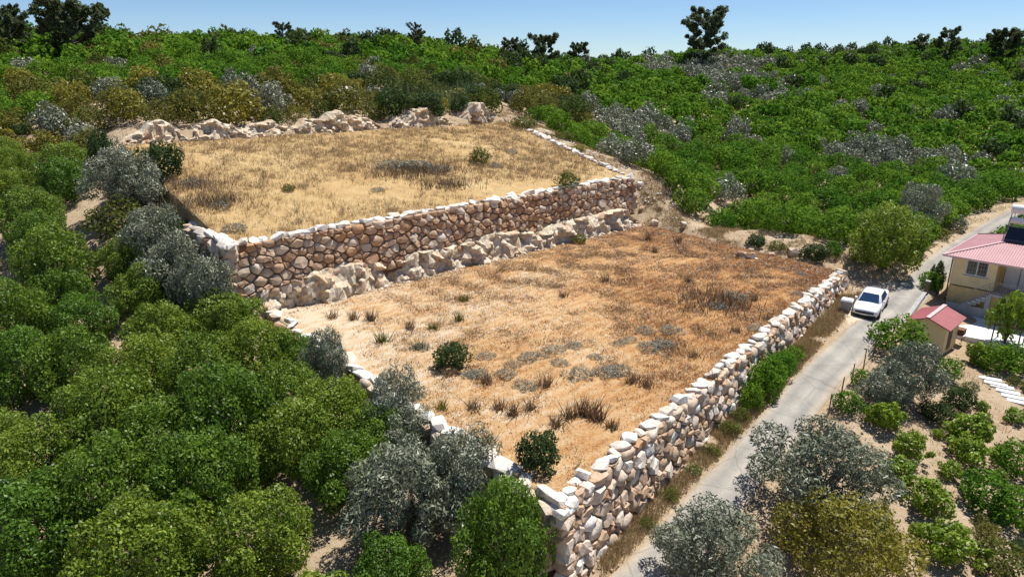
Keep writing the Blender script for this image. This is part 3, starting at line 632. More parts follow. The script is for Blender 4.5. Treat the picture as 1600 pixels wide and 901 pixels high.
# orchards by scatter: everything that fits between the hand-placed trees
HOUSE_O, HOUSE_U, HOUSE_V = np.array([34.2, 50.9]), np.array([.69, -.724]), np.array([.724, .69])
TRACK = np.array([(29, 53.5), (22, 61), (17.5, 66.5), (15.8, 72), (10.5, 79), (5, 87.5), (0.5, 95)])
def dist_poly(x, y, pl):
    d = 1e9
    for a, b in zip(pl[:-1], pl[1:]):
        ab = b - a; t = min(1, max(0, ((x - a[0]) * ab[0] + (y - a[1]) * ab[1]) / (ab @ ab))); d = min(d, math.hypot(x - a[0] - t * ab[0], y - a[1] - t * ab[1]))
    return d
CLEAR = [(hit(px, py)[:2], rr) for px, py, rr in [(25, 640, 2.2), (455, 755, 1.6), (715, 880, 2.6), (60, 440, 1.2), (140, 345, 1.2), (140, 320, 1.2), (45, 470, 1.3),  (540, 158, 2.0), (450, 650, .8)]]
grid = {}
def gadd(x, y, r): grid.setdefault((int(x // 6), int(y // 6)), []).append((x, y, r))
def gfree(x, y, r, k):
    for i in (-1, 0, 1):
        for j in (-1, 0, 1):
            for a, b, c in grid.get((int(x // 6) + i, int(y // 6) + j), []):
                if math.hypot(a - x, b - y) < (c + r) * k: return False
    return True
for t in TREES: gadd(*t)
def allowed(x, y):
    if in_quad(np.array(x), np.array(y), LOW) or in_quad(np.array(x), np.array(y), UPP): return False
    for q, w in ((LOW, 1.6), (UPP, 1.8)):
        for i in range(4):
            if dist_poly(x, y, np.array([q[i], q[(i + 1) % 4]])) < w: return False
    if float(road_dist(x, y)) < (3.0 if y > 53 else 3.4) or dist_poly(x, y, TRACK) < (3.0 if y > 70 else 3.5): return False
    hv = np.array([x, y]) - HOUSE_O; a, b = hv @ HOUSE_U, hv @ HOUSE_V
    if -4 < a < 14 and -12 < b < 12: return False
    # the garden side of the road has only the hand-placed bushes
    if y < 50 and 2 < x < 46 and (x - 5.9) * (36.3 - 22.5) - (y - 22.5) * (17.6 - 5.9) > 0: return False
    for (c, rr) in CLEAR:
        if math.hypot(x - c[0], y - c[1]) < rr + 1.6: return False
    return True
cand = []
for _ in range(60000):
    yy = 14 + 236 * random.random() ** .8; xx = random.uniform(-1, 1) * (yy * .83 + 8)
    cand.append((xx, yy))
CZ = base(np.array([c[0] for c in cand]), np.array([c[1] for c in cand])); SC = []
def olive_band(x, y):         # grey olive rows across the right hillside
    return noise.noise(Vector((x * .028 + y * .034, y * .05 - x * .018, 4.4))) + .35 * noise.noise(Vector((x * .15, y * .15, 1))) > .30
for (x, y), z in zip(cand, CZ):
    px, py, dp = project(x, y, z + 2)
    if dp < 6 or px < -130 or px > 1730 or py < -30 or py > 1010: continue
    left_near = x < 5 and y < 60 and x < -1
    d_up = (x - UC[0]) * WN[0] + (y - UC[1]) * WN[1]
    scrub = x < 12 and 0 < d_up < 14
    rad = 2.2 * random.uniform(.82, 1.15) if left_near else (1.9 * random.uniform(.65, 1.45) if scrub else random.uniform(1.45, 2.35))
    if not gfree(x, y, rad, .86 if left_near else .74) or not allowed(x, y): continue
    kind = 'near' if left_near else 'scrub' if scrub or (x < 0 and random.random() < .22) else 'olive' if x > 12 and y > 76 and (olive_band(x, y) or random.random() < .06) else 'hill'
    gadd(x, y, rad); SC.append([math.hypot(x, y), x, y, float(z), rad, kind])
SC.sort(); n_cit = 0; far_pts = []
G = {'near': ('citrus_tree', NEAR, 'round green citrus tree filling the left orchard between its neighbours', 'citrus trees filling the left orchard'),
     'hillR': ('citrus_tree', MIDC, 'bright green citrus tree in the dense orchard on the right hillside', 'orchard trees on the right hillside'),
     'hillL': ('citrus_tree', MIDC, 'green citrus tree in the dense orchard on the left hill', 'orchard trees on the left hill'),
     'scrub': ('shrub', MIDS, 'dull green shrub in the scrub above the upper field bank', 'scrub above the upper field'),
     'scruby': ('shrub', YELM, 'yellowish shrub in the scrub above the upper field bank', 'yellowish scrub above the upper field'),
     'scrubd': ('shrub', DARK, 'dark green shrub in the scrub above the upper field bank', 'dark scrub above the upper field'),
     'scrubg': ('shrub', MIDO, 'grey shrub in the scrub above the upper field bank', 'grey scrub above the upper field'),
     'olive': ('olive_tree', MIDO, 'silver grey olive among the green trees of the right hillside', 'olives on the right hillside')}
cnt = dict(cit=len(L_), scrub=0, olive=len(O_))
for d, x, y, z, rad, kind in SC:
    lim = 'cit' if kind in ('near', 'hill') else kind
    cap = {'cit': 300, 'scrub': 120, 'olive': 120}[lim]
    if cnt[lim] < cap:
        cnt[lim] += 1
        scr = random.random()
        k = kind if kind != 'hill' else ('hillR' if x > 8 else 'hillL'); k = k if k != 'scrub' else 'scrub' if scr < .5 else 'scruby' if scr < .66 else 'scrubd' if scr < .84 else 'scrubg'; nm, cr, lab, grp = G[k]
        if k == 'hillR': lab = 'bright green citrus tree ' + ('in the front rows at the foot of the right hillside' if y < 80 else 'of the right hillside orchard near the dip between the hills' if x < 28 else 'high on the right hillside orchard above the house')
        if k == 'olive': lab = 'silver grey olive ' + ('low on the right hillside near the orchard foot' if y < 95 else 'midway up the right hillside among green trees' if y < 145 else 'high on the right hillside towards the skyline')
        if k.startswith('scrub'): lab = lab.replace('above the upper field bank', 'above the left end of the upper field bank' if x < -38 else 'above the middle of the upper field bank' if x < -14 else 'above the right end of the upper field bank')
        if k == 'hillL': lab = 'green citrus tree on the left hill ' + ('above the left end of the upper field' if x < -38 else 'straight above the middle of the upper field' if x < -12 else 'near the dip between the hills')
        plant(nm, x, y, z - .05, rad, random.uniform(.9, 1.15) * (1.0 if kind != 'olive' else 1.1), cr, lab, 'shrub' if kind == 'scrub' else 'tree', grp, TRUNK if kind in ('near', 'hill') else None)
    else: far_pts.append((x, y, z, rad, 'dark' if kind == 'hill' and (random.random() < (.16 if y > 178 or (x < 5 and y > 122) else .05)) else kind))
# the rest of the far woods: one object of instances
srcs = bpy.data.collections.new('far_tree_sources'); order = []
for i, me in enumerate(FAR + FARS + FARO + FARD):
    o = bpy.data.objects.new('far_crown_%02d' % i, me); srcs.objects.link(o)
nF, nS = len(FAR), len(FARS)
fm = bpy.data.meshes.new('far_woods'); fm.from_pydata([(p[0], p[1], p[2] - .1) for p in far_pts], [], [])
def fattr(nm, ty, fld, arr): fm.attributes.new(nm, ty, 'POINT').data.foreach_set(fld, arr)
fattr('tscale', 'FLOAT_VECTOR', 'vector', np.array([(p[3], p[3], p[3] * random.uniform(.8, 1.25) * (1.2 if p[4] == 'dark' else 1)) for p in far_pts], dtype=np.float32).ravel())
fattr('tindex', 'INT', 'value', np.array([{'hill': random.randrange(nF), 'near': 0, 'scrub': nF + random.randrange(nS), 'olive': nF + nS + random.randrange(len(FARO)), 'dark': nF + nS + len(FARO) + random.randrange(3)}[p[4]] for p in far_pts], dtype=np.int32))
fattr('trot', 'FLOAT_VECTOR', 'vector', np.array([(0, 0, random.random() * 6.28) for p in far_pts], dtype=np.float32).ravel())
ng = bpy.data.node_groups.new('far_woods', 'GeometryNodeTree')
ng.interface.new_socket('Geometry', in_out='INPUT', socket_type='NodeSocketGeometry'); ng.interface.new_socket('Geometry', in_out='OUTPUT', socket_type='NodeSocketGeometry')
N = ng.nodes; gi, go = N.new('NodeGroupInput'), N.new('NodeGroupOutput'); ip = N.new('GeometryNodeInstanceOnPoints'); ci = N.new('GeometryNodeCollectionInfo')
ci.inputs[0].default_value = srcs; ci.inputs[1].default_value = True; ci.inputs[2].default_value = True
def na(nm, ty):
    a = N.new('GeometryNodeInputNamedAttribute'); a.data_type = ty; a.inputs[0].default_value = nm; return a.outputs[0]
K = ng.links; K.new(gi.outputs[0], ip.inputs['Points']); K.new(ci.outputs[0], ip.inputs['Instance']); ip.inputs['Pick Instance'].default_value = True
K.new(na('tindex', 'INT'), ip.inputs['Instance Index']); K.new(na('trot', 'FLOAT_VECTOR'), ip.inputs['Rotation']); K.new(na('tscale', 'FLOAT_VECTOR'), ip.inputs['Scale']); K.new(ip.outputs[0], go.inputs[0])
fo = obj('far_woods', fm); fo.modifiers.new('scatter', 'NODES').node_group = ng
tag(fo, 'far orchard and olive trees merging into one green mass up to the skyline', 'woods', kind='stuff')
print('trees', cnt, 'far', len(far_pts))

# skyline trees standing above the woods
def sky_tree(px, ptop, Y, width, label, mat='dark', name='pine_tree', arms=34, up=.9):
    x, y, zt = aty(px, ptop, Y); zb = float(base(x, y)); h = max(zt - zb, 3); r = random.Random(px)
    t = empty(name, (x, y, zb), 0, label, 'tree', 'trees standing on the skyline'); mb = MB(); mb.tube((0, 0, -.4), (0, 0, h * .85), .22, .06, 7); LV = []
    for k in range(arms):
        z0 = h * (.12 + .76 * k / arms); a = k * 2.4 + r.random(); ln = width / 2 * (.55 + .5 * math.sin(math.pi * (k + 1) / (arms + 3))) * r.uniform(.6, 1.15)
        e = Vector((math.cos(a) * ln, math.sin(a) * ln, min(h, z0 + ln * up * r.uniform(.3, 1.3)))); mb.tube((0, 0, z0), e, .07, .025, 5, False)
        for _ in range(4): q = Vector((0, 0, z0)).lerp(e, r.uniform(.45, 1.05)); LV.append((q, ln * r.uniform(.09, .22)))
    LV.append((Vector((0, 0, h * .92)), width * .09))
    g = np.random.default_rng(px); pts = []
    for c, rr in LV:
        n_ = 70; d = g.normal(size=(n_, 3)); d /= np.linalg.norm(d, axis=1)[:, None]; pts.append(np.array(c) + d * rr * g.random((n_, 1)) ** .4)
    p = np.concatenate(pts); n_ = len(p); a = g.normal(size=(n_, 3)); a /= np.linalg.norm(a, axis=1)[:, None]; b = np.cross(a, g.normal(size=(n_, 3))); b /= np.linalg.norm(b, axis=1)[:, None]
    s = .045 * width
    V = np.stack([p - a * s, p + b * s * .4, p + a * s, p - b * s * .4], 1).reshape(-1, 3)
    obj('trunk', mesh('trunk', mb.v, mb.f, M['bark'], True), t); obj('crown', fast_mesh('crown', V, np.arange(4 * n_).reshape(n_, 4), M[mat], tint=g.random(n_)), t)
for px, pt, Y_, w, lab, mt in [(1105, 14, 185, 11, 'tall dark open-branched pine standing highest on the right skyline', 'ridge'), (102, 4, 105, 8.5, 'bushy grey-green tree on the left skyline', 'ridge'),
                          (850, 55, 150, 5.5, 'dark conifer in the dip of the skyline', 'ridge'), (800, 60, 148, 4, 'small dark tree left of the skyline dip', 'ridge'), (650, 36, 140, 3, 'thin dark treetop poking above the left hill', 'ridge'), (905, 68, 170, 5, 'low dark tree just right of the skyline dip', 'ridge'),
                          (5, 6, 105, 5, 'dark treetop at the top left corner of the picture', 'ridge'), (1485, 44, 190, 6, 'rounded dark tree on the right skyline', 'ridge'), (1575, 48, 185, 8, 'spiky dark tree near the right end of the skyline', 'ridge'), (1440, 56, 195, 4, 'small dark tree on the right skyline left of the rounded one', 'ridge'), (440, 36, 132, 3, 'slim dark treetop left of centre on the left hill', 'ridge')]: sky_tree(px, pt, Y_, w, lab, mt)

# ------------------------------------------------------------------ grasses and small plants (blades as real triangles)
def blades(name, pts, h, spread, w, mat, label=None, cat=None, kind='stuff', per=5, parent=None, lean=.35, seed=1):
    """tufts at pts (n,3); h (n,) heights"""
    g = np.random.default_rng(seed); n = len(pts); P_ = np.repeat(pts, per, 0); H_ = np.repeat(np.asarray(h) * np.ones(n), per) * g.uniform(.55, 1.15, n * per)
    m = n * per; P_ = P_ + np.c_[g.normal(size=(m, 2)) * spread, np.zeros(m)]
    d = g.random(m) * 6.283; wv = np.c_[np.cos(d), np.sin(d), np.zeros(m)] * w * g.uniform(.6, 1.4, m)[:, None]
    tip = P_ + np.c_[g.normal(size=(m, 2)) * lean * H_[:, None], H_]
    V = np.stack([P_ - wv, P_ + wv, tip], 1).reshape(-1, 3)
    o = obj(name, fast_mesh(name, V, np.arange(3 * m).reshape(m, 3), M[mat], tint=g.random(m)), parent)
    return tag(o, label, cat, kind=kind)
def in_terrace(quad, n, seed, zf):
    g = np.random.default_rng(seed); s, t = g.random(n), g.random(n); a, b, c, d = quad
    p = (a[None] * (1 - s)[:, None] + b[None] * s[:, None]) * (1 - t)[:, None] + (d[None] * (1 - s)[:, None] + c[None] * s[:, None]) * t[:, None]
    z = np.array([float(zf(x, y)) for x, y in p]); return np.c_[p, z], s, t
def dens(p, sc, off): return np.array([noise.noise(Vector((x * sc, y * sc, off))) for x, y, _ in p])
p, s, t = in_terrace(LOW, 95000, 2, lambda x, y: -.06); k = dens(p, .13, 1) + .5 * dens(p, .6, 8) + (s - .45) * .9 + rng.normal(size=len(p)) * .3 > -.32
blades('dry_stubble', p[k], rng.uniform(.07, .24, k.sum()), .10, .020, 'stubble', 'short dry straw stubble all over the lower field', 'dry grass', per=4, lean=.6)
p, s, t = in_terrace(UPP, 26000, 3, lambda x, y: float(z_upper(x, y)) - .08); k = dens(p, .11, 5) + .4 * dens(p, .5, 9) + (t - .35) * .55 + rng.normal(size=len(p)) * .2 > -.05
blades('dry_grass', p[k], rng.uniform(.2, .55, k.sum()), .12, .018, 'straw', 'tall golden dry grass across the upper field', 'dry grass', per=6)
# roadside verge, track and orchard floor
vp = []
for _ in range(9000):
    t = random.random(); q = FA + (FB - FA) * t + np.array([.777, -.63]) * random.uniform(.5, 1.9); vp.append((q[0], q[1], float(0)))
vp = np.array(vp); vp[:, 2] = base(vp[:, 0], vp[:, 1]) + .0; k = (road_dist(vp[:, 0], vp[:, 1]) > 1.35) & (dens(vp, .5, 2) > -.25)
blades('verge_grass', vp[k], rng.uniform(.12, .4, k.sum()), .10, .016, 'straw', 'yellow dry grass on the verge below the road wall', 'dry grass', per=5)
q = np.c_[rng.uniform(-55, 60, 55000), rng.uniform(12, 100, 55000)]; q = np.c_[q, base(q[:, 0], q[:, 1])]
k = ~in_quad(q[:, 0], q[:, 1], LOW) & ~in_quad(q[:, 0], q[:, 1], UPP) & (road_dist(q[:, 0], q[:, 1]) > 1.6) & (dens(q, .25, 6) > -.1)
hv = q[:, :2] - HOUSE_O; k &= ~((hv @ HOUSE_U > -3.5) & (hv @ HOUSE_U < 12) & (hv @ HOUSE_V > -10) & (hv @ HOUSE_V < 10))
blades('wild_grass', q[k], rng.uniform(.1, .4, k.sum()), .15, .018, 'straw', 'thin dry grass on bare ground between the trees', 'dry grass', per=4)
q = TRACK[rng.integers(0, len(TRACK) - 1, 9000)]; i_ = rng.integers(0, len(TRACK) - 1, 9000); f_ = rng.random((9000, 1)); q = TRACK[i_] * (1 - f_) + TRACK[i_ + 1] * f_ + rng.normal(size=(9000, 2)) * 2.0
q = np.c_[q, base(q[:, 0], q[:, 1])]; k = ~in_quad(q[:, 0], q[:, 1], LOW) & ~in_quad(q[:, 0], q[:, 1], UPP) & (dens(q, .35, 3) + .3 * dens(q, 1.2, 3) > -.02) & (road_dist(q[:, 0], q[:, 1]) > 1.5)
blades('track_grass', q[k], rng.uniform(.12, .45, k.sum()), .13, .02, 'straw', 'dry grass along the track on the right of the fields', 'dry grass', per=6)
# loose stones on the fields
def pebbles(name, quad, n, zf, label, seed):
    p, s, t = in_terrace(quad, n, seed, zf); g = np.random.default_rng(seed); oc = np.array([(1, 0, 0), (0, 1, 0), (-1, 0, 0), (0, -1, 0), (0, 0, .7), (0, 0, -.7)]); fc = np.array([(0, 1, 4), (1, 2, 4), (2, 3, 4), (3, 0, 4), (1, 0, 5), (2, 1, 5), (3, 2, 5), (0, 3, 5)])
    sz = g.uniform(.025, .07, n) * (1 + 2.0 * (g.random(n) > .97)); V = (p[:, None, :] + oc[None] * sz[:, None, None] * g.uniform(.6, 1.4, (n, 6, 1))).reshape(-1, 3)
    tag(obj(name, fast_mesh(name, V, (fc[None] + 6 * np.arange(n)[:, None, None]).reshape(-1, 3), M['stone_pale'])), label, 'stones', kind='stuff')
pebbles('loose_stones', LOW, 6500, lambda x, y: .02, 'small loose pale stones scattered over the lower field', 4)
pebbles('loose_stones', UPP, 2500, lambda x, y: float(z_upper(x, y)) + .02, 'small loose pale stones scattered over the upper field', 5)

n_ = 9000; g = np.random.default_rng(77); q = np.c_[g.uniform(-45, 50, n_), g.uniform(14, 80, n_)]; q = q[~in_quad(q[:, 0], q[:, 1], LOW) & ~in_quad(q[:, 0], q[:, 1], UPP) & (road_dist(q[:, 0], q[:, 1]) > 1.25)]; n_ = len(q)
oc = np.array([(1, 0, 0), (.1, 1, 0), (-1, 0, .1), (0, -1, 0), (0, 0, .7), (0, 0, -.7)]); fc = np.array([(0, 1, 4), (1, 2, 4), (2, 3, 4), (3, 0, 4), (1, 0, 5), (2, 1, 5), (3, 2, 5), (0, 3, 5)])
V = (np.c_[q, base(q[:, 0], q[:, 1])][:, None, :] + oc[None] * g.uniform(.03, .12, (n_, 1, 1)) * g.uniform(.6, 1.4, (n_, 6, 1))).reshape(-1, 3)
tag(obj('loose_stones', fast_mesh('loose_stones', V, (fc[None] + 6 * np.arange(n_)[:, None, None]).reshape(-1, 3), M['stone_pale'])), 'small stones lying on bare soil around the plot', 'stones', kind='stuff')
def tuft(px, py, h, mat, label, name='dry_weed', cat='weed', n=70, w=.026, spread=.16, group='dry weeds on the fields', lean=.4):
    x, y, z = hit(px, py); t = empty(name, (x, y, z), 0, label, cat, group)
    g = np.random.default_rng(int(px * 7 + py)); blades('stems', np.array([(0., 0., -.05)]), [h], spread, w, mat, kind='stuff', per=n, parent=t, lean=lean, seed=int(px + py))
    return t
def weed_label(px, py):
    return None
W_ = [(580, 500, .8), (598, 535, .7), (552, 500, .7), (520, 498, .6), (640, 515, .6), (678, 515, .5), (718, 502, .7), (725, 470, .5), (880, 465, .5), (945, 440, .8), (1022, 395, .6), (1012, 375, .9), (1060, 378, .7), (1030, 330, .4), (802, 650, .8), (852, 605, .8), (740, 640, .6), (760, 600, .6),
      (890, 655, .8), (910, 650, .9), (925, 655, 1.0), (935, 660, .8), (955, 670, .5), (870, 665, .6), (690, 640, .5), (655, 545, .5), (1010, 605, .5), (990, 600, .6), (760, 705, .8), (1075, 440, .4), (1085, 560, .5), (780, 640, .6), (828, 640, .5), (700, 590, .5), (1180, 470, .5), (1150, 520, .4), (1200, 500, .4), (1110, 610, .4)]
names = ['leafless', 'bristly', 'straggly', 'upright', 'thin']
def where(px, py):
    a = 'left part' if px < 760 else 'middle' if px < 960 else 'right part'; b = 'near the boulder wall foot' if py < 480 else 'at mid field' if py < 590 else 'towards the near corner'
    return a + ' of the lower field ' + b
for px, py, h in W_:
    tuft(px, py, h * 1.15, 'drytwig' if px > 770 or px % 4 == 0 else 'scrub', ('brown dry weed in the ' if px > 770 or px % 4 == 0 else 'greenish weed in the ') + where(px, py))
for px, py, rad, lab in [(760, 560, .6, 'first'), (748, 590, .7, 'x'), (790, 590, .65, 'x'), (820, 605, .7, 'x'), (830, 560, .8, 'x'), (865, 548, .7, 'x'), (895, 542, .6, 'x'), (802, 572, .6, 'x'), (875, 568, .55, 'x'), (905, 590, .9, 'x'), (945, 585, .9, 'x'), (965, 583, .8, 'x'), (930, 560, .5, 'x'), (965, 540, .5, 'x'), (980, 535, .6, 'x'), (1015, 545, .8, 'x'), (1035, 540, .7, 'x'), (1050, 520, .8, 'x'), (1005, 520, .7, 'x'), (660, 545, .7, 'x'), (735, 590, .6, 'x'), (1180, 515, .6, 'x'), (1250, 430, .6, 'x'), (1245, 460, .5, 'x'), (1150, 465, .9, 'x'), (1120, 480, .8, 'x')]:
    x, y, z = hit(px, py); plant('cushion_shrub', x, y, z - .04, rad, random.uniform(.45, .6), CUSH, 'low grey-green cushion shrub spreading over the dry lower field', 'shrub', 'grey cushion shrubs on the lower field')
for px, py, w_, n_, lab in [(640, 268, 2.2, 900, 'wide brown thistle patch in the middle of the upper field'), (690, 290, 1.4, 400, 'thin brown weed patch nearer the tall wall top'), (330, 318, 1.2, 380, 'brown weed patch at the left of the upper field'), (300, 290, 1.2, 350, 'purplish dry weed patch near the dark green shrub'), (1120, 475, 1.3, 500, 'dark brown dry weed patch in the right part of the lower field')]:
    x, y, z = hit(px, py); t = empty('weed_patch', (x, y, z), 0, lab, 'weeds'); blades('stems', np.array([(0., 0., -.05)]), [.8], w_, .03, 'drytwig', kind='stuff', per=int(n_ * 1.5), parent=t, seed=px)
for px, py, rad, hs, cr, lab in [(650, 262, 1.7, .5, CUSH, 'dark'), (610, 262, 1.7, .5, CUSH, ''), (680, 268, 1.4, .5, CUSH, ''), (750, 255, 1.1, 1.0, MIDS, ''), (800, 240, .8, .8, CUSH, ''), (775, 262, .8, .7, CUSH, ''), (300, 290, 1.0, .7, CUSH, ''), (365, 362, .9, .7, CUSH, ''), (450, 300, .5, .8, MIDS, ''), (590, 298, .7, .4, CUSH, ''), (345, 325, .9, .6, CUSH, ''), (820, 200, 1.8, .6, MIDS, '')]:
    x, y, z = hit(px, py); lab = {750: 'green bush standing in the dry upper field', 450: 'small green tuft in the golden grass of the upper field', 820: 'olive-brown bush at the far right corner of the upper field', 365: 'silvery cushion shrub just behind the tall wall top'}.get(px, 'greyish low bush in the dry grass of the upper field')
    plant('cushion_shrub' if cr is CUSH else 'shrub', x, y, z - .05, rad, hs, cr, lab, 'shrub', 'bushes on the upper field')
g = random.Random(5); n_ = 0
for _ in range(400):
    px, py = g.uniform(1330, 1760), g.uniform(590, 890)
    if px < 1330 + (890 - py) * .28 or n_ >= 42: continue
    x, y, z = hit(px, py); rad = g.uniform(.3, .75)
    if not gfree(x, y, rad, .8) or float(road_dist(x, y)) < 2.6: continue
    gadd(x, y, rad); n_ += 1; k_ = g.randrange(3)
    plant('shrub', x, y, z - .04, rad, g.uniform(.7, 1.1), (LIME, MIDS, DARK)[k_], ('small lime green weed bush on the bare garden soil', 'small dull green weed bush on the bare garden soil', 'small dark weed bush on the bare garden soil')[k_], 'shrub', ('lime weeds in the garden', 'dull weeds in the garden', 'dark weeds in the garden')[k_])
for i, t in enumerate((.12, .2, .3, .4, .52, .64, .76, .9)):      # bushes hiding the left rim of the upper field
    q = UA + (UC - UA) * t + np.array([-.8, -.55]) * (1.2 + .4 * (i % 2)); rad = .9 + .35 * ((i * 7) % 3)
    plant('shrub', q[0], q[1], float(base(*q)) - .05, rad, 1.15, (MIDS, MIDO, DARK)[i % 3], ('dull green bush on the left rim of the upper field', 'grey bush on the left rim of the upper field', 'dark bush on the left rim of the upper field')[i % 3], 'shrub', 'bushes on the left rim of the upper field')
for px, py, rad, hs, cr, lab in [(1415, 405, .9, .9, MIDS, 'dull green bush on the roadside past the big shading tree'), (1442, 388, .8, .8, YELM, 'yellowish bush on the far roadside bend'), (1465, 374, 1.0, .9, MIDS, 'dull bush further along the far roadside'), (1492, 360, 1.1, .9, MIDO, 'grey bush above the far road end'), (1180, 385, 1.0, .8, DARK, 'dark bush at the shaded foot of the orchard slope'), (1215, 392, .8, .8, MIDS, 'dull bush beside the shaded foot of the orchard slope')]:
    x, y, z = hit(px, py); plant('shrub', x, y, z - .05, rad, hs, cr, lab, 'shrub')
for px, py, rad, hs, cr, lab in [(885, 362, 1.1, 1.0, MIDS, 'scruffy bush growing from the ledge under the tall wall'), (905, 380, .7, .9, MIDS, 'small green bush at the foot of the ledge'), (845, 388, .5, .8, CUSH, 'tiny grey bush at the ledge foot'), (880, 218, 1.4, .5, MIDS, 'low bush on the right rim of the upper field'), (905, 235, 1.2, .4, YELM, 'yellowish low bush on the right rim of the upper field'),
                                 (1270, 405, 1.1, .9, DARK, 'dark bush on the red bank beyond the lower field'), (1300, 400, .9, 1.0, MIDC, 'green bush on the red bank near the wall end')]:
    x, y, z = hit(px, py); plant('shrub', x, y, z - .05, rad, hs, cr, lab, 'shrub')
# weeds climbing the road wall
for i, (t, rad, hs) in enumerate([(.44, .8, 1.3), (.475, 1.0, 1.5), (.51, 1.0, 1.4), (.545, .9, 1.2), (.58, .8, 1.0), (.615, .7, .9), (.40, .55, .9), (.30, .5, .7), (.36, .6, .8), (.19, .45, .7), (.13, .4, .6), (.65, .5, .8), (.25, .45, .6)]):
    q = FA + (FB - FA) * t + np.array([.777, -.63]) * 1.15
    plant('climbing_weed', q[0], q[1], float(base(*q)) - .05, rad, hs, MIDC if i < 6 else MIDS, 'green weeds growing up against the road wall' if i < 6 else 'low yellowish weeds at the foot of the road wall', 'weeds', 'green weeds at the road wall' if i < 6 else 'low weeds at the road wall')
# reeds behind the upper field
for i, (px, py) in enumerate([(618, 150), (640, 152), (662, 155), (690, 158), (715, 155), (735, 150)]):
    x, y, z = hit(px, py, 1.0); t = empty('reed_clump', (x, y, z), 0, 'pale green reed clump standing behind the upper field bank', 'reeds', 'reeds behind the upper field'); blades('stems', np.array([(0., 0., 0.)]), [3.2], .7, .06, 'reed', kind='stuff', per=120, parent=t, lean=.16, seed=i)

# scattered boulders
for px, py, sx, mk, lab in [(1022, 352, .9, 'stone_pale', 'dark-shadowed boulder at the end of the tall wall'), (1000, 290, .6, 'stone_white', 'white boulder capping the right end of the tall wall'), (1003, 330, .55, 'stone_pale', 'pale boulder beside the right end of the tall wall'),
                            (540, 158, 2.6, 'stone_white', 'large white rock among the scrub above the bank'), (1240, 398, 1.0, 'stone_pale', 'pink-grey boulder on the red bank'), (1068, 352, .6, 'stone_pale', 'white rock in the shade at the orchard edge')]:
    x, y, z = hit(px, py); o = obj('boulder', HULLS[mk][len(lab) % 9], None, (x, y, z + sx * .2), (.2, .1, px * .1), (sx * 1.2, sx, sx * .9)); tag(o, lab, 'boulder')
def edge_stones(pts, n, mk, label, cat_group, sc=(.5, 1.0), seed=0):
    g = np.random.default_rng(seed); pts = [np.array(p) for p in pts]; L = [np.linalg.norm(b - a) for a, b in zip(pts[:-1], pts[1:])]
    root = empty('stone_edging', (pts[0][0], pts[0][1], float(surf(*pts[0]))), 0, label, 'edging'); o0 = np.array(root.location)
    for k in range(n):
        s = (k + .5) / n * sum(L); i = 0
        while s > L[i] and i < len(L) - 1: s -= L[i]; i += 1
        q = pts[i] + (pts[i + 1] - pts[i]) * s / L[i] + g.normal(size=2) * .12; w = g.uniform(*sc)
        obj('stone', HULLS[mk][int(g.integers(9))], root, np.array([q[0], q[1], float(surf(*q)) + w * .1]) - o0, (g.normal() * .2, g.normal() * .2, g.random() * 6), (w * 1.2, w, w * .6))
edge_stones([UB + (UD - UB) * t + np.array([-.5, -.3]) for t in (0.03, .3, .6, .8)], 34, 'stone_white', 'row of white stones along the right rim of the upper field', '', (.45, .9), 1)
edge_stones([FB + (LB - FB) * t + np.array([.1, .1]) for t in (0.0, .2, .42)], 15, 'stone_pale', 'row of pale flat stones on the far right edge of the lower field', '', (.4, .8), 2)
rubble = []
g = np.random.default_rng(9); n_ = 420; ti = g.random(n_) * (len(TRACK) - 1); pp = np.array([TRACK[int(t)] + (TRACK[min(int(t) + 1, len(TRACK) - 1)] - TRACK[int(t)]) * (t % 1) for t in ti]) + g.normal(size=(n_, 2)) * 1.0
keep = ~in_quad(pp[:, 0], pp[:, 1], UPP) & ~in_quad(pp[:, 0], pp[:, 1], LOW); pp = pp[keep & (ti > 2.2)]; n_ = len(pp)
oc = np.array([(1, 0, 0), (.1, 1, 0), (-1, 0, .1), (0, -1, 0), (0, 0, .7), (0, 0, -.7)]); fc = np.array([(0, 1, 4), (1, 2, 4), (2, 3, 4), (3, 0, 4), (1, 0, 5), (2, 1, 5), (3, 2, 5), (0, 3, 5)])
ps = np.c_[pp, base(pp[:, 0], pp[:, 1]) + .03]; V = (ps[:, None, :] + oc[None] * g.uniform(.05, .20, (n_, 1, 1)) * g.uniform(.6, 1.4, (n_, 6, 1))).reshape(-1, 3)
tag(obj('rubble', fast_mesh('rubble', V, (fc[None] + 6 * np.arange(n_)[:, None, None]).reshape(-1, 3), M['stone_white'])), 'white rubble strewn along the track beside the upper field', 'rubble', kind='stuff')
# ------------------------------------------------------------------ house, shed, yard
M['ochre'] = plain('ochre_render', (.80, .58, .24), .85, var=.1, scale=1.2, bmp=.1)
M['cream'] = plain('cream_render', (.80, .64, .36), .85, var=.1, scale=1.2, bmp=.1)
M['white'] = plain('white_paint', (.80, .80, .78), .6, var=.06)
M['concrete'] = plain('grey_concrete', (.36, .36, .36), .9, var=.15, scale=2, bmp=.2)
M['yard'] = plain('pale_yard_concrete', (.74, .74, .73), .9, var=.08, scale=.8, bmp=.1)
M['roofred'] = plain('red_roof_sheet', (.40, .205, .215), .55, var=.12, scale=.9, spec=.4)
M['shedred'] = plain('red_shed_sheet', (.30, .085, .09), .55, var=.14, scale=1.5, spec=.4)
M['cap'] = plain('faded_ridge_cap', (.62, .42, .41), .5, var=.1)
M['steel'] = plain('grey_steel', (.30, .30, .30), .45, metal=.6, var=.15)
M['black'] = plain('black_rubber', (.02, .02, .02), .7, var=.2)
M['tank'] = plain('tank_enamel', (.78, .79, .80), .3, var=.05, spec=.6)
M['panel'] = plain('collector_glass', (.012, .014, .02), .12, var=.2, spec=.7)
M['glass'] = plain('window_glass', (.03, .045, .06), .06, var=.15, spec=.8)
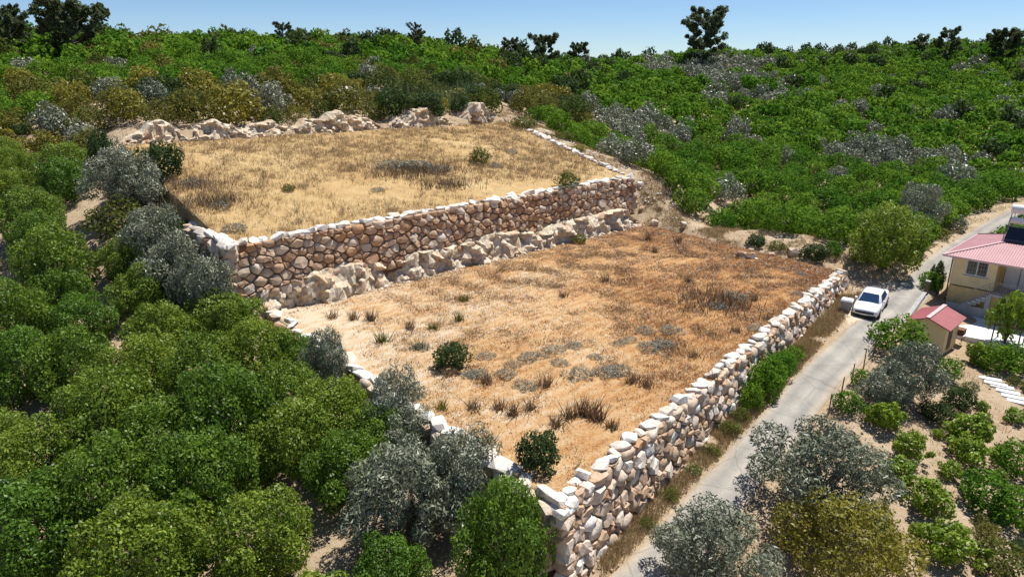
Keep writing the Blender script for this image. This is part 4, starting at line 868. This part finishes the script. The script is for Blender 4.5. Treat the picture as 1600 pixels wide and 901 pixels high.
M['wood'] = plain('weathered_wood', (.16, .11, .075), .85, var=.3, scale=6, bmp=.3)
M['slab'] = plain('white_paving_slab', (.72, .72, .71), .85, var=.1, scale=2)
M['rustiron'] = plain('rusty_iron', (.16, .075, .04), .8, var=.4, scale=6)
YARD = -2.5; HRZ = math.atan2(HOUSE_U[1], HOUSE_U[0])
h = empty('house', (HOUSE_O[0], HOUSE_O[1], YARD), HRZ, 'cream two-storey house with red hipped metal roof and outside stair', 'house')
EZ = 4.35
MB().box(0, .9, 0, .22, 1.9, EZ).box(2.35, 2.9, 0, .22, 1.9, EZ).box(.9, 2.35, 0, .22, 1.9, 2.85).box(.9, 2.35, 0, .22, 4.0, EZ).build('wall', M['cream'], h)
MB().box(0, .22, .22, 8, -.6, EZ).build('wall', M['cream'], h)
MB().box(.22, 10, 7.8, 8, -.6, EZ).box(9.8, 10, .22, 7.8, -.6, EZ).build('wall', M['cream'], h)
MB().box(2.7, 2.9, .22, 1.6, 1.96, EZ).box(2.7, 3.1, 1.6, 1.8, 1.96, EZ).box(5.1, 9.8, 1.6, 1.8, 1.96, EZ).box(3.1, 5.1, 1.6, 1.8, 4.05, EZ).build('wall', M['ochre'], h)
MB().box(0, 10, 0, .22, -.6, 1.8).build('lower_wall', M['ochre'], h)
MB().box(2.9, 9.8, -1.0, 1.6, 1.8, 1.95).build('balcony_slab', M['concrete'], h)
wf = MB(); wf.box(.88, .96, -.03, .18, 2.83, 4.02).box(2.29, 2.37, -.03, .18, 2.83, 4.02).box(.96, 2.29, -.03, .18, 2.83, 2.91).box(.96, 2.29, -.03, .18, 3.94, 4.02).box(1.59, 1.66, -.02, .17, 2.91, 3.94)
win = wf.build('window', M['white'], h)
MB().box(.96, 1.59, .06, .09, 2.91, 3.94).build('pane', M['glass'], win); MB().box(1.66, 2.29, .06, .09, 2.91, 3.94).build('pane', M['glass'], win)
gr = MB()
for k in range(8): x_ = 1.0 + k * .178; gr.tube((x_, -.06, 2.88), (x_, -.06, 3.97), .012, n=5)
for z_ in (3.1, 3.43, 3.75): gr.beam((.9, -.06, z_), (2.35, -.06, z_), .015, .02)
gr.build('grille', M['steel'], win); MB().box(.82, 2.43, -.1, .02, 2.77, 2.83).build('sill', M['concrete'], win)
dr = MB().box(3.15, 5.05, 1.52, 1.62, 1.96, 4.03).build('door', M['white'], h); MB().box(4.06, 4.14, 1.49, 1.52, 1.98, 4.0).build('door_gap', M['steel'], dr)
for k in range(10):
    x1 = 3.0 - .27 * k; z1 = 1.95 - .195 * (k + 1); MB().box(x1 - .29, x1, -1.0, -.02, z1 - .05, z1).build('stair_step', M['yard'] if k % 1 == 0 else M['concrete'], h)
sg = MB(); sg.add([(3.0, -1.0, 1.6), (3.0, -1.0, 1.75), (.25, -1.0, -.2), (.25, -1.0, -.35), (3.0, -.02, 1.6), (3.0, -.02, 1.75), (.25, -.02, -.2), (.25, -.02, -.35)], [(0, 1, 2, 3), (7, 6, 5, 4), (0, 4, 5, 1), (1, 5, 6, 2), (2, 6, 7, 3), (3, 7, 4, 0)])
for k in range(10): x1 = 3.0 - .27 * k; z1 = 1.95 - .195 * (k + 1); sg.box(x1 - .27, x1 - .002, -.98, -.04, z1 - .34, z1 - .052)
sg.build('stair_stringer', M['concrete'], h)
MB().box(2.75, 3.05, -1.02, -.72, -.3, 1.795).build('stair_pier', M['concrete'], h)
MB().box(.3, 2.74, -1.06, -1.01, -.3, .75).build('stair_side_wall', M['concrete'], h)
rl_ = MB(); rl_.beam((3.0, -.97, 2.85), (.25, -.97, .87), .04, .04); rl_.beam((3.0, -.97, 2.2), (.25, -.97, .2), .02, .02)
for k in range(21): t_ = k / 20; rl_.tube((3.0 - 2.7 * t_, -.97, 1.75 - 1.95 * t_ + .1), (3.0 - 2.7 * t_, -.97, 2.85 - 1.95 * t_), .013, n=5)
rl_.build('stair_railing', M['steel'], h)
rl_ = MB(); rl_.beam((3.05, -.96, 2.85), (9.8, -.96, 2.85), .04, .04); rl_.beam((3.05, -.96, 2.05), (9.8, -.96, 2.05), .025, .025)
for k in range(46): rl_.tube((3.1 + k * .148, -.96, 2.05), (3.1 + k * .148, -.96, 2.85), .012, n=5)
rl_.build('balcony_railing', M['steel'], h)
for x_ in (5.2, 7.6, 9.7): MB().box(x_ - .06, x_ + .06, -.9, -.78, 1.951, 4.36).build('veranda_post', M['white'], h)
MB().tube((-.06, -.06, -.4), (-.06, -.06, 4.2), .05, n=8).build('downpipe', M['wood'], h)
# hipped sheet roof with ribs
ov, x0, x1, y0, y1, rise = .5, -.5, 10.5, -1.25, 8.5, 1.6
half = (y1 - y0) / 2; V = []; f = []
def rib_face(n, fn):
    V = []; f = []
    for i in range(n + 1):
        for e in (0, 1): V.append(fn(i / n, e, .022 if i % 2 == 0 else 0))
    for i in range(n): f.append((2 * i, 2 * i + 2, 2 * i + 3, 2 * i + 1))
    return V, f
sl_ = rise / half
front = lambda s, e, o: (lambda x: (x, y0 + e * min(x - x0, half, x1 - x), EZ + o + sl_ * e * min(x - x0, half, x1 - x)))(x0 + (x1 - x0) * s)
backf = lambda s, e, o: (lambda x: (x, y1 - e * min(x - x0, half, x1 - x), EZ + o + sl_ * e * min(x - x0, half, x1 - x)))(x0 + (x1 - x0) * s)
left = lambda s, e, o: (lambda y: (x0 + e * min(y - y0, y1 - y), y, EZ + o + sl_ * e * min(y - y0, y1 - y)))(y0 + (y1 - y0) * s)
right = lambda s, e, o: (lambda y: (x1 - e * min(y - y0, y1 - y), y, EZ + o + sl_ * e * min(y - y0, y1 - y)))(y0 + (y1 - y0) * s)
mb = MB()
for fn, n_ in ((front, 132), (left, 117)): mb.add(*rib_face(n_, fn))
for fn, n_ in ((backf, 132), (right, 117)):
    v_, f_ = rib_face(n_, fn); mb.add(v_, [q[::-1] for q in f_])
mb.add([(x0, y0, EZ - .06), (x1, y0, EZ - .06), (x1, y1, EZ - .06), (x0, y1, EZ - .06)], [(3, 2, 1, 0)])
roof = mb.build('roof', M['roofred'], h)
cp_ = MB(); top_l, top_r = (x0 + half, y0 + half, EZ + rise + .04), (x1 - half, y0 + half, EZ + rise + .04)
for a_, b_ in (((x0, y0, EZ + .04), top_l), ((x0, y1, EZ + .04), top_l), ((x1, y0, EZ + .04), top_r), ((x1, y1, EZ + .04), top_r), (top_l, top_r)): cp_.beam(a_, b_, .2, .05)
cp_.build('ridge_cap', M['cap'], roof)
fs = MB()
for a_, b_ in (((x0, y0, EZ - .03), (x1, y0, EZ - .03)), ((x0, y0, EZ - .03), (x0, y1, EZ - .03)), ((x0, y1, EZ - .03), (x1, y1, EZ - .03))): fs.beam(a_, b_, .05, .14)
fs.build('fascia', M['cap'], roof)
# solar water heater standing on the roof
def hw_(x, y, z=0): q = HOUSE_O + HOUSE_U * x + HOUSE_V * y; return (q[0], q[1], z)
def roof_z(y): return EZ + sl_ * (y - y0) + YARD
sx_, sy_ = 2.55, 2.0
s_ = empty('solar_water_heater', hw_(sx_, sy_, roof_z(sy_)), HRZ, 'white-tanked solar water heater standing on the red house roof', 'water heater')
fr = MB()
for x_ in (-.1, 1.6):
    fr.beam((x_, -.3, -.05), (x_, 1.2, 1.75), .05, .05); fr.beam((x_, 1.2, .30), (x_, 1.2, 2.0), .05, .05); fr.beam((x_, -.3, -.05), (x_, 1.2, .45), .04, .04); fr.beam((x_, 1.05, .95), (x_, 1.6, .95), .04, .04)
fr.beam((-.1, 1.2, 1.0), (1.6, 1.2, 1.0), .04, .04); fr.build('stand', M['steel'], s_)
c_ = MB(); c_.add([(0, -.25, .06), (1.5, -.25, .06), (1.5, .75, 1.0), (0, .75, 1.0), (0, -.18, -.02), (1.5, -.18, -.02), (1.5, .82, .92), (0, .82, .92)], [(0, 1, 2, 3), (7, 6, 5, 4), (0, 4, 5, 1), (1, 5, 6, 2), (2, 6, 7, 3), (3, 7, 4, 0)]); c_.build('collector', M['panel'], s_)
MB().tube((-.15, 1.2, 2.3), (1.75, 1.2, 2.3), .34, n=20).build('tank', M['tank'], s_, smooth=False, bevel=.02)
MB().tube((-.15, 1.25, 1.42), (1.75, 1.25, 1.42), .24, n=18).build('tank', M['tank'], s_)
MB().tube((.1, 1.2, .6), (.1, 1.2, 2.0), .03, n=6).tube((1.5, 1.2, .6), (1.5, 1.2, 2.0), .03, n=6).build('pipe', M['steel'], s_)
# yard slab
V = [hw_(a, b)[:2] for a, b in [(-3.2, -6.6), (1, -6.4), (6, -5.6), (11, -5.2), (11, -.01), (.0, -.01), (-1.2, -.5), (-2.6, -2.5)]]; n_ = len(V)
tag(obj('courtyard', mesh('courtyard', [(*p, YARD) for p in V] + [(*p, YARD - .5) for p in V], [tuple(range(n_))] + [(i, i + n_, (i + 1) % n_ + n_, (i + 1) % n_) for i in range(n_)], M['yard'])), kind='structure')
# shed with gabled red roof
SO = np.array([26.5, 43.2]); sd = empty('shed', (SO[0], SO[1], -2.7), HRZ, 'small cream shed with red gabled metal roof beside the road', 'shed')
MB().box(.25, 2.5, .25, .4, -.6, 1.9).box(.25, .4, .4, 3.3, -.6, 1.9).box(2.35, 2.5, .4, 3.3, -.6, 1.9).box(.4, 2.35, 3.15, 3.3, -.6, 1.9).build('wall', M['cream'], sd)
gb = MB()
for y_ in (.25, 3.15): gb.add([(.25, y_, 1.9), (2.5, y_, 1.9), (1.375, y_, 2.36), (.25, y_ + .15, 1.9), (2.5, y_ + .15, 1.9), (1.375, y_ + .15, 2.36)], [(0, 1, 2), (5, 4, 3), (0, 2, 5, 3), (1, 4, 5, 2)])
gb.build('gable', M['cream'], sd)
for sgn, nm in ((0, 0), (1, 1)):
    V = []; f = []
    for i in range(25):
        y_ = 3.65 * i / 24; o_ = .025 if i % 3 == 0 else 0
        xe, xr = (-.02, 1.375) if sgn == 0 else (2.77, 1.375)
        V += [(xe, y_, 1.88 + o_), (xr, y_, 2.44 + o_), (xe, y_, 1.84), (xr, y_, 2.40)]
    for i in range(24):
        a_ = 4 * i; f += [(a_, a_ + 4, a_ + 5, a_ + 1), (a_ + 2, a_ + 3, a_ + 7, a_ + 6), (a_, a_ + 2, a_ + 6, a_ + 4)]
    f += [(0, 1, 3, 2), (96, 98, 99, 97)]; obj('roof_sheet', mesh('roof_sheet', V, f if sgn == 0 else [q[::-1] for q in f], M['shedred']), sd)
MB().beam((1.375, -.02, 2.475), (1.375, 3.67, 2.475), .24, .06).build('ridge_cap', M['cap'], sd)
d_ = MB().box(2.5, 2.54, 1.0, 1.8, 0.2, 1.75).build('door', M['wood'], sd); MB().box(2.54, 2.58, 1.65, 1.72, .95, 1.05).build('handle', M['steel'], d_)
# low white wall, gate posts, fence along the road
def wall_seg(name, pts, hgt, wid, mat, label, cat):
    pts = [np.array(p[:2]) for p in pts]; z0 = min(float(base(*p)) for p in pts); r_ = empty(name, (*pts[0], float(base(*pts[0]))), 0, label, cat); o_ = np.array(r_.location)
    for a_, b_ in zip(pts[:-1], pts[1:]):
        m_ = MB(); A_ = np.array([*a_, float(base(*a_)) + hgt / 2 - .15]) - o_; B_ = np.array([*b_, float(base(*b_)) + hgt / 2 - .15]) - o_
        m_.beam(A_, B_, wid, hgt + .3); m_.build('wall_section', mat, r_)
        k_ = MB(); k_.beam(A_ + [0, 0, hgt / 2 + .18], B_ + [0, 0, hgt / 2 + .18], wid + .08, .06); k_.build('coping', M['concrete'], r_)
    return r_
wall_seg('garden_wall', [atz(1410, 507, -1.75), atz(1427, 484, -1.6), atz(1444, 462, -1.4)], .45, .2, M['yard'], 'low white garden wall between the road and the shed', 'wall')
for i, (a_, b_, hh_, lab) in enumerate([(1446, 462, 1.1, 'dark gate post at the end of the white garden wall'), (1464, 457, 1.4, 'wooden gate post beside the cypress')]):
    x_, y_, _ = hit(a_, b_); t_ = empty('gate_post', (x_, y_, float(base(x_, y_))), HRZ, lab, 'post'); MB().box(-.13, .13, -.13, .13, -.3, hh_).build('post', M['wood'], t_, bevel=.015); MB().box(-.17, .17, -.17, .17, hh_, hh_ + .07).build('cap', M['concrete'], t_)
fe = [hit(px, py) for px, py in [(1294, 648), (1313, 622), (1330, 600), (1349, 576), (1364, 556), (1381, 535), (1396, 518)]]
r_ = empty('wire_fence', fe[0], 0, 'wire fence on thin dark posts along the road edge', 'fence'); o_ = np.array(fe[0])
for p_ in fe: q_ = np.array(p_) - o_; MB().tube(q_ + [0, 0, -.3], q_ + [random.uniform(-.06, .06), 0, 1.25], .04, .032, 6).build('post', M['wood'], r_)
for hh_ in (.35, .7, 1.05):
    m_ = MB()
    for a_, b_ in zip(fe[:-1], fe[1:]): m_.tube(np.array(a_) - o_ + [0, 0, hh_], np.array(b_) - o_ + [0, 0, hh_], .009, n=4)
    m_.build('wire', M['steel'], r_)
# garden steps, box on a stand, trellis
r_ = empty('garden_steps', hit(1548, 597), 0, 'flight of white slab steps leading down the garden', 'steps'); o_ = np.array(r_.location)
for i in range(6):
    t_ = i / 5; x_, y_, z_ = hit(1546 + 46 * t_, 594 + 36 * t_); MB().box(-.62, .62, -.22, .22, -.1, .05).build('slab', M['slab'], r_, loc=np.array([x_, y_, z_ + .06]) - o_, rot=(0, 0, HRZ + .25 + random.uniform(-.08, .08)), bevel=.02)
x_, y_, z_ = hit(1492, 536); r_ = empty('storage_box', (x_, y_, YARD), HRZ, 'dark box on a light stand beside the shed', 'box')
MB().box(-.45, .45, -.35, .35, .45, .85).build('box', M['rustiron'], r_, bevel=.02); MB().box(-.5, .5, -.4, .4, .38, .448).build('tray', M['slab'], r_)
for a_ in (-.4, .4):
    for b_ in (-.3, .3): MB().box(a_ - .03, a_ + .03, b_ - .03, b_ + .03, 0, .38).build('leg', M['steel'], r_)
x_, y_, z_ = hit(1545, 548); r_ = empty('trellis', (x_, y_, z_), HRZ, 'timber trellis frame on thin posts at the courtyard edge', 'trellis')
for a_ in (0, 1.5, 3.0):
    for b_ in (0, 1.8): MB().beam((a_, b_, -.3), (a_, b_, 1.9), .08, .08).build('post', M['wood'], r_)
for b_ in (0, 1.8): MB().beam((-.3, b_, 1.94), (3.3, b_, 1.94), .07, .09).build('rail', M['wood'], r_)
for k in range(6): MB().beam((.0 + k * .6, -.3, 2.01), (.0 + k * .6, 2.1, 2.01), .05, .05).build('slat', M['wood'], r_)

# ------------------------------------------------------------------ white car
def carpaint():
    m, n, l, b = new_mat('white_car_paint'); b.inputs['Base Color'].default_value = (.80, .82, .84, 1); b.inputs['Roughness'].default_value = .28; b.inputs['Coat Weight'].default_value = .6; b.inputs['Coat Roughness'].default_value = .05
    t = noise_tex(n, l, 3, 3, .5, objvec(n)); r = ramp(n, [(.3, (.77, .79, .81)), (.7, (.84, .85, .86))]); l.new(t.outputs[0], r.inputs[0]); l.new(r.outputs[0], b.inputs['Base Color']); return m
M['car'] = carpaint(); M['lamp'] = plain('lamp_lens', (.55, .58, .6), .1, var=.05, spec=.8); M['tail'] = plain('tail_lens', (.35, .01, .01), .15, var=.1); M['alloy'] = plain('alloy', (.5, .5, .52), .3, metal=.9)
M['autoglass'] = plain('car_glass', (.02, .045, .10), .05, var=.1, spec=.9)
cx_, cy_ = 26.6, 47.75; crz = math.atan2(-.80, -.60)
cz_ = float(base(cx_, cy_)) + .07
sl1 = (float(base(cx_ + 1.3 * math.cos(crz), cy_ + 1.3 * math.sin(crz))) - float(base(cx_ - 1.3 * math.cos(crz), cy_ - 1.3 * math.sin(crz)))) / 2.6
car = empty('parked_car', (cx_, cy_, cz_), 0, 'white saloon car parked on the dusty road shoulder', 'car'); car.rotation_euler = (0, -math.atan(sl1), crz)
def loft(secs, closed=True):
    V = []; f = []; n = len(secs[0])
    for s in secs: V += s
    for i in range(len(secs) - 1):
        for k in range(n - 1): f.append((i * n + k, i * n + k + 1, (i + 1) * n + k + 1, (i + 1) * n + k))
    f += [tuple(range(n - 1, -1, -1)), tuple(range((len(secs) - 1) * n, len(secs) * n))]; return V, f
def bodysec(x, w, zb, zs, zt):      # across section from left bottom over the top to right bottom
    half_ = [(w * .86, zb), (w * .98, zb + .12), (w, (zb + zs) / 2), (w * .97, zs), (w * .86, zt), (w * .5, zt + .03)]
    return [(x, a, z) for a, z in half_] + [(x, 0, zt + .04)] + [(x, -a, z) for a, z in half_[::-1]]
V, f = loft([bodysec(*s) for s in [(-2.32, .70, .38, .72, .86), (-2.24, .82, .26, .80, .98), (-1.9, .89, .2, .86, 1.03), (-1.3, .91, .18, .88, 1.02), (0, .91, .18, .87, .95), (.85, .91, .18, .84, .93), (1.3, .90, .18, .80, .90), (1.8, .88, .18, .74, .82), (2.15, .82, .2, .66, .73), (2.28, .70, .28, .58, .64)]])
body = obj('body', mesh('body', V, f, M['car'], True), car); sb = body.modifiers.new('sub', 'SUBSURF'); sb.levels = sb.render_levels = 2
def cabsec(x, w0, z0, w1, z1): return [(x, w0, z0), (x, (w0 + w1) / 2 + .02, (z0 + z1) / 2), (x, w1, z1 - .05), (x, w1 * .8, z1), (x, 0, z1 + .02), (x, -w1 * .8, z1), (x, -w1, z1 - .05), (x, -(w0 + w1) / 2 - .02, (z0 + z1) / 2), (x, -w0, z0)]
V, f = loft([cabsec(*s) for s in [(-1.75, .70, .96, .66, 1.0), (-1.05, .80, .92, .60, 1.37), (-.4, .84, .9, .62, 1.45), (.15, .84, .9, .62, 1.43), (.42, .83, .9, .61, 1.36), (1.12, .76, .86, .72, .93)]])
cabin = obj('cabin', mesh('cabin', V, f, M['car'], True), car)
def quadp(name, pts, mat, parent, t=.02):
    a_, b_, c_, d_ = [Vector(p) for p in pts]; n_ = (b_ - a_).cross(d_ - a_).normalized() * t
    vs2 = [p + n_ for p in (a_, b_, c_, d_)] + [p - n_ for p in (a_, b_, c_, d_)]
    return obj(name, mesh(name, vs2, [(0, 1, 2, 3), (7, 6, 5, 4), (0, 4, 5, 1), (1, 5, 6, 2), (2, 6, 7, 3), (3, 7, 4, 0)], mat), parent)
quadp('windscreen', [(1.10, -.66, .945), (1.10, .66, .945), (.44, .53, 1.395), (.44, -.53, 1.395)], M['autoglass'], car, .022)
quadp('rear_window', [(-1.06, -.53, 1.395), (-1.06, .53, 1.395), (-1.66, .60, 1.05), (-1.66, -.60, 1.05)], M['autoglass'], car, .022)
for s in (-1, 1):
    quadp('side_window', [(.72, s * .80, .96), (-.12, s * .845, .97), (-.12, s * .655, 1.36), (.30, s * .655, 1.33)], M['autoglass'], car, .02)
    quadp('side_window', [(-.2, s * .845, .97), (-1.15, s * .80, .98), (-.92, s * .645, 1.31), (-.2, s * .655, 1.36)], M['autoglass'], car, .02)
    quadp('headlight', [(2.20, s * .42, .60), (2.02, s * .80, .63), (1.92, s * .80, .74), (2.12, s * .44, .70)], M['lamp'], car, .03)
    quadp('tail_light', [(-2.33, s * .45, .74), (-2.20, s * .80, .74), (-2.18, s * .80, .90), (-2.31, s * .45, .90)], M['tail'], car, .03)
    MB().box(.55, .75, s * .93 - .09, s * .93 + .09, .93, 1.05).build('wing_mirror', M['car'], car, bevel=.03)
    MB().box(.1, .25, s * .915 - .01, s * .915 + .01, .74, .77).build('door_handle', M['steel'], car)
    for x_ in (1.38, -1.38):
        wh = MB().tube((x_, s * .70, .33), (x_, s * .93, .33), .33, n=20).build('wheel', M['black'], car); MB().tube((x_, s * .925, .33), (x_, s * .945, .33), .22, n=14).build('rim', M['alloy'], wh)
MB().box(2.12, 2.32, -.6, .6, .46, .62).build('grille', M['black'], car, bevel=.02); MB().box(2.08, 2.29, -.74, .74, .22, .36).build('lower_intake', M['black'], car, bevel=.02)
MB().box(2.29, 2.34, -.26, .26, .37, .46).build('number_plate', M['white'], car)
# ------------------------------------------------------------------ bin by the car, scrap in the field
x_, y_, z_ = hit(1321, 487); b_ = empty('waste_bin', (x_, y_, z_), HRZ + .2, 'pale grey wheeled bin between the stone wall and the white car', 'bin'); b_.scale = (.85, .85, .9)
MB().add([(-.36, -.36, .12), (.36, -.36, .12), (.36, .36, .12), (-.36, .36, .12), (-.44, -.42, .95), (.44, -.42, .95), (.44, .42, .95), (-.44, .42, .95)], [(3, 2, 1, 0), (0, 1, 5, 4), (1, 2, 6, 5), (2, 3, 7, 6), (3, 0, 4, 7), (4, 5, 6, 7)]).build('body', plain('galvanised', (.30, .31, .32), .5, metal=.2, var=.12), b_, bevel=.02)
MB().add([(-.48, -.46, .955), (.48, -.46, .955), (.48, .46, .955), (-.48, .46, .955), (-.42, -.36, 1.1), (.42, -.36, 1.1), (.42, .40, 1.1), (-.42, .40, 1.1)], [(3, 2, 1, 0), (0, 1, 5, 4), (1, 2, 6, 5), (2, 3, 7, 6), (3, 0, 4, 7), (4, 5, 6, 7)]).build('lid', M['slab'], b_, bevel=.02)
for a_ in (-.3, .3):
    for c_ in (-.28, .28): MB().tube((a_ - .03, c_, .08), (a_ + .03, c_, .08), .085, n=10).build('wheel', M['black'], b_)
x_, y_, z_ = hit(1166, 403); b_ = empty('scrap_heap', (x_, y_, z_), -.5, 'small heap of dark scrap with white sheets on the field edge', 'scrap')
MB().box(-.9, .9, -.05, .45, .02, .08).build('white_sheet', M['white'], b_, rot=(.1, .12, -.2)); MB().box(-.1, .9, -.5, .0, .05, .10).build('white_sheet', M['slab'], b_, rot=(-.25, .2, .3))
for k in range(4): obj('dark_lump', HULLS['stone_rust'][k], b_, (-.6 + .35 * k, .2, .22), (k, .3, k), (.5, .4, .5))
